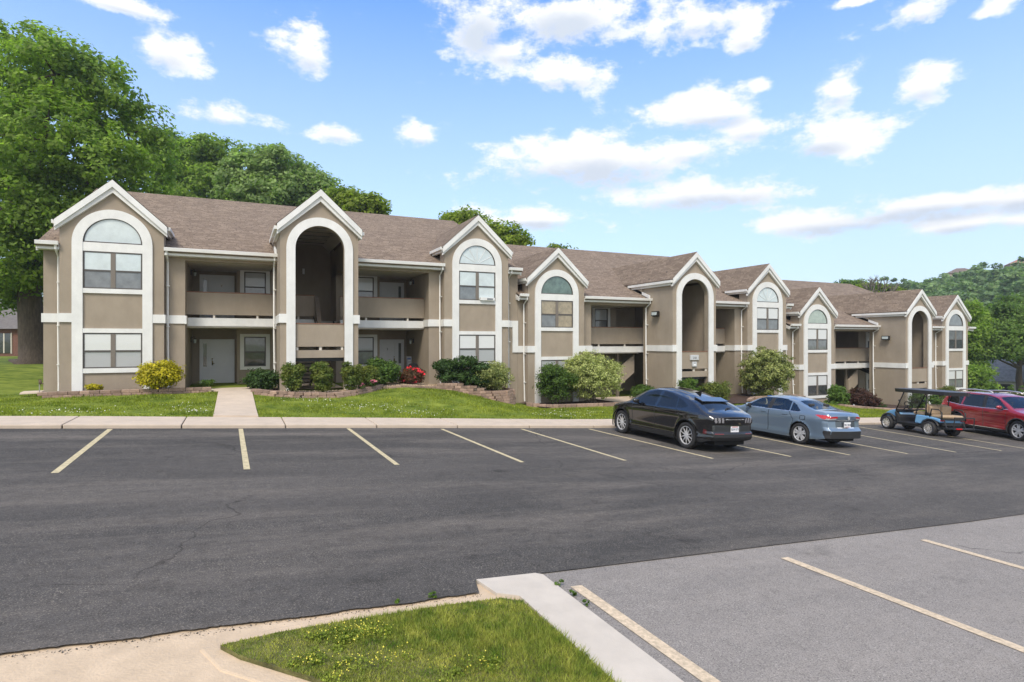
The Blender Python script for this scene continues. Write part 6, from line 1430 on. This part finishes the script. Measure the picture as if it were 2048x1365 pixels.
# wooded hill on the right: terrain rising away, then one mass of trees
def ridge(phi):   # elevation of the hill ridge by bearing (rad)
    pts = [(1400, 600), (1600, 583), (1690, 576), (1740, 571), (1800, 560), (1850, 556), (1885, 547), (1905, 540), (1960, 533), (2000, 524), (2048, 516), (2200, 500), (2500, 470), (3000, 470), (3800, 520)]
    a = [dirang(p, q)[0] for p, q in pts]; e = [math.tan(dirang(p, q)[1]) for p, q in pts]; return float(np.interp(phi, a, e))
RR = 290.0
def hill_h(phi, r_):
    t = sst((r_ - 95) / (RR - 95)); hr = ridge(phi) * RR - 9.5
    z = -6.5 + (hr + 6.5) * t
    if r_ > RR: z -= (r_ - RR) * .12
    return z
phs = np.linspace(math.radians(40), math.radians(112), 60); rs_ = np.concatenate([np.linspace(85, 320, 40), np.linspace(340, 700, 8)])
V_ = [(math.sin(a) * b, math.cos(a) * b, hill_h(a, b)) for a in phs for b in rs_]; nr_ = len(rs_)
struct(npmesh('hill', V_, [(i * nr_ + j, i * nr_ + j + 1, (i + 1) * nr_ + j + 1, (i + 1) * nr_ + j) for i in range(len(phs) - 1) for j in range(nr_ - 1)], mat('hill_floor', (.03, .05, .015), .95, var=.4, vscale=.05), smooth=True))
g = np.random.default_rng(21); bl = []
while len(bl) < 1500:
    a = g.uniform(math.radians(50), math.radians(84)); b = math.sqrt(g.uniform(100 ** 2, 318 ** 2))
    if a > math.radians(70) and g.uniform() < .7: continue
    r_ = g.uniform(3.0, 5.6) * (.7 if b < 140 else 1); bl.append((math.sin(a) * b, math.cos(a) * b, hill_h(a, b) + r_ * (g.uniform(.3, .9) if b < 265 else .25), r_, r_, r_ * g.uniform(.75, 1.05)))
v = leaf_cloud(bl, 230000, 1.05, 31, per=55, crad=1.5, outer=.75, asp=.8)
v = v.reshape(-1, 4, 3); v = v[v[:, 0, 2] > -7].reshape(-1, 3)
o = npmesh('hill_wood', v, np.arange(len(v)).reshape(-1, 4), LM_hill); o['kind'] = 'stuff'; tag(o, 'dense green woodland covering the distant hillside', 'woodland')
for i, (px, py, w, lab) in enumerate([(1921, 541, 11, 'brown-roofed house on the hilltop, farther left of the pair'), (1946, 539, 8, 'brown-roofed house on the hilltop, nearer right of the pair'), (2042, 522, 9, 'orange-roofed house on the hill at the right picture edge')]):
    x, y = at_depth(px, 262 if i < 2 else 240); Z = 262 if i < 2 else 240
    hip_house('hilltop_house', lab, x, y, (683 - py) / F_PX * Z - 4.6, w, 8, 3.0, 2.4, math.radians(-50), mat('house_wall', (.36, .27, .22), .9), mat('brown_roof', (.15, .11, .09), .9, var=.2) if i < 2 else mat('orange_roof', (.30, .15, .10), .9, var=.2))
# far treeline on the left horizon
for i, (px, py, r_, Z) in enumerate([(-60, 640, 40, 95), (10, 660, 28, 100), (60, 655, 30, 105), (-130, 620, 60, 90), (-220, 610, 70, 95)]):
    x, y = at_depth(px, Z); base = (x, y, -2.0); tree(['distant tree over the roof of the brick house, left', 'distant tree behind the brick house, just left of the trunk', 'distant tree hidden behind the thick trunk', 'distant tree beyond the left picture edge', 'farthest left distant tree, outside the view'][i], base, px_blobs([(px, py, r_, 0, .9), (px + r_ * .5, py + r_ * .5, r_ * .8, 0, .8)], base, Z), 5000, .5, LM_big, .25, 95 + i, 'distant_tree', 'distant trees behind the brick house', per=70, crad=1.2)
# weeds in the paving joints
for i, (wx_, wy_, lab) in enumerate([(1.28, 5.215, 'small green weed at the asphalt edge, nearer the island corner'), (1.62, 5.22, 'tiny green weed at the asphalt edge, nearest the pale concrete strip'), (2.90, 5.12, 'green weed in the joint beside the pale concrete strip, farthest up'), (2.905, 4.86, 'green weed in the joint beside the pale concrete strip, middle one'), (2.90, 4.62, 'low green weed in the joint beside the pale concrete strip, lowest')]):
    o = thing('weed', lab, 'weed', (wx_, wy_, zl(wx_)), group='weeds in the paving joints')
    leaves('foliage', LS_bright, o, [(wx_, wy_, zl(wx_) + .022, .045, .035, .025)], 60, .028, 500 + i, per=15, crad=.02)

# thin summer haze between here and the hill
mh = bpy.data.materials.new('haze_air'); mh.use_nodes = True; th_ = mh.node_tree; th_.nodes.clear(); oh = N('ShaderNodeOutputMaterial', th_); pv = N('ShaderNodeVolumePrincipled', th_)
pv.inputs['Color'].default_value = (.86, .91, .96, 1); pv.inputs['Density'].default_value = .0005; pv.inputs['Anisotropy'].default_value = .2; L(pv.outputs[0], oh.inputs['Volume'], th_)
mb = MB(); mb.box(-220, 620, -60, 420, -9.0, 130.0); oh_ = mb.build('haze', mh); oh_['kind'] = 'stuff'; tag(oh_, 'thin pale summer haze softening the far hillside', 'haze')
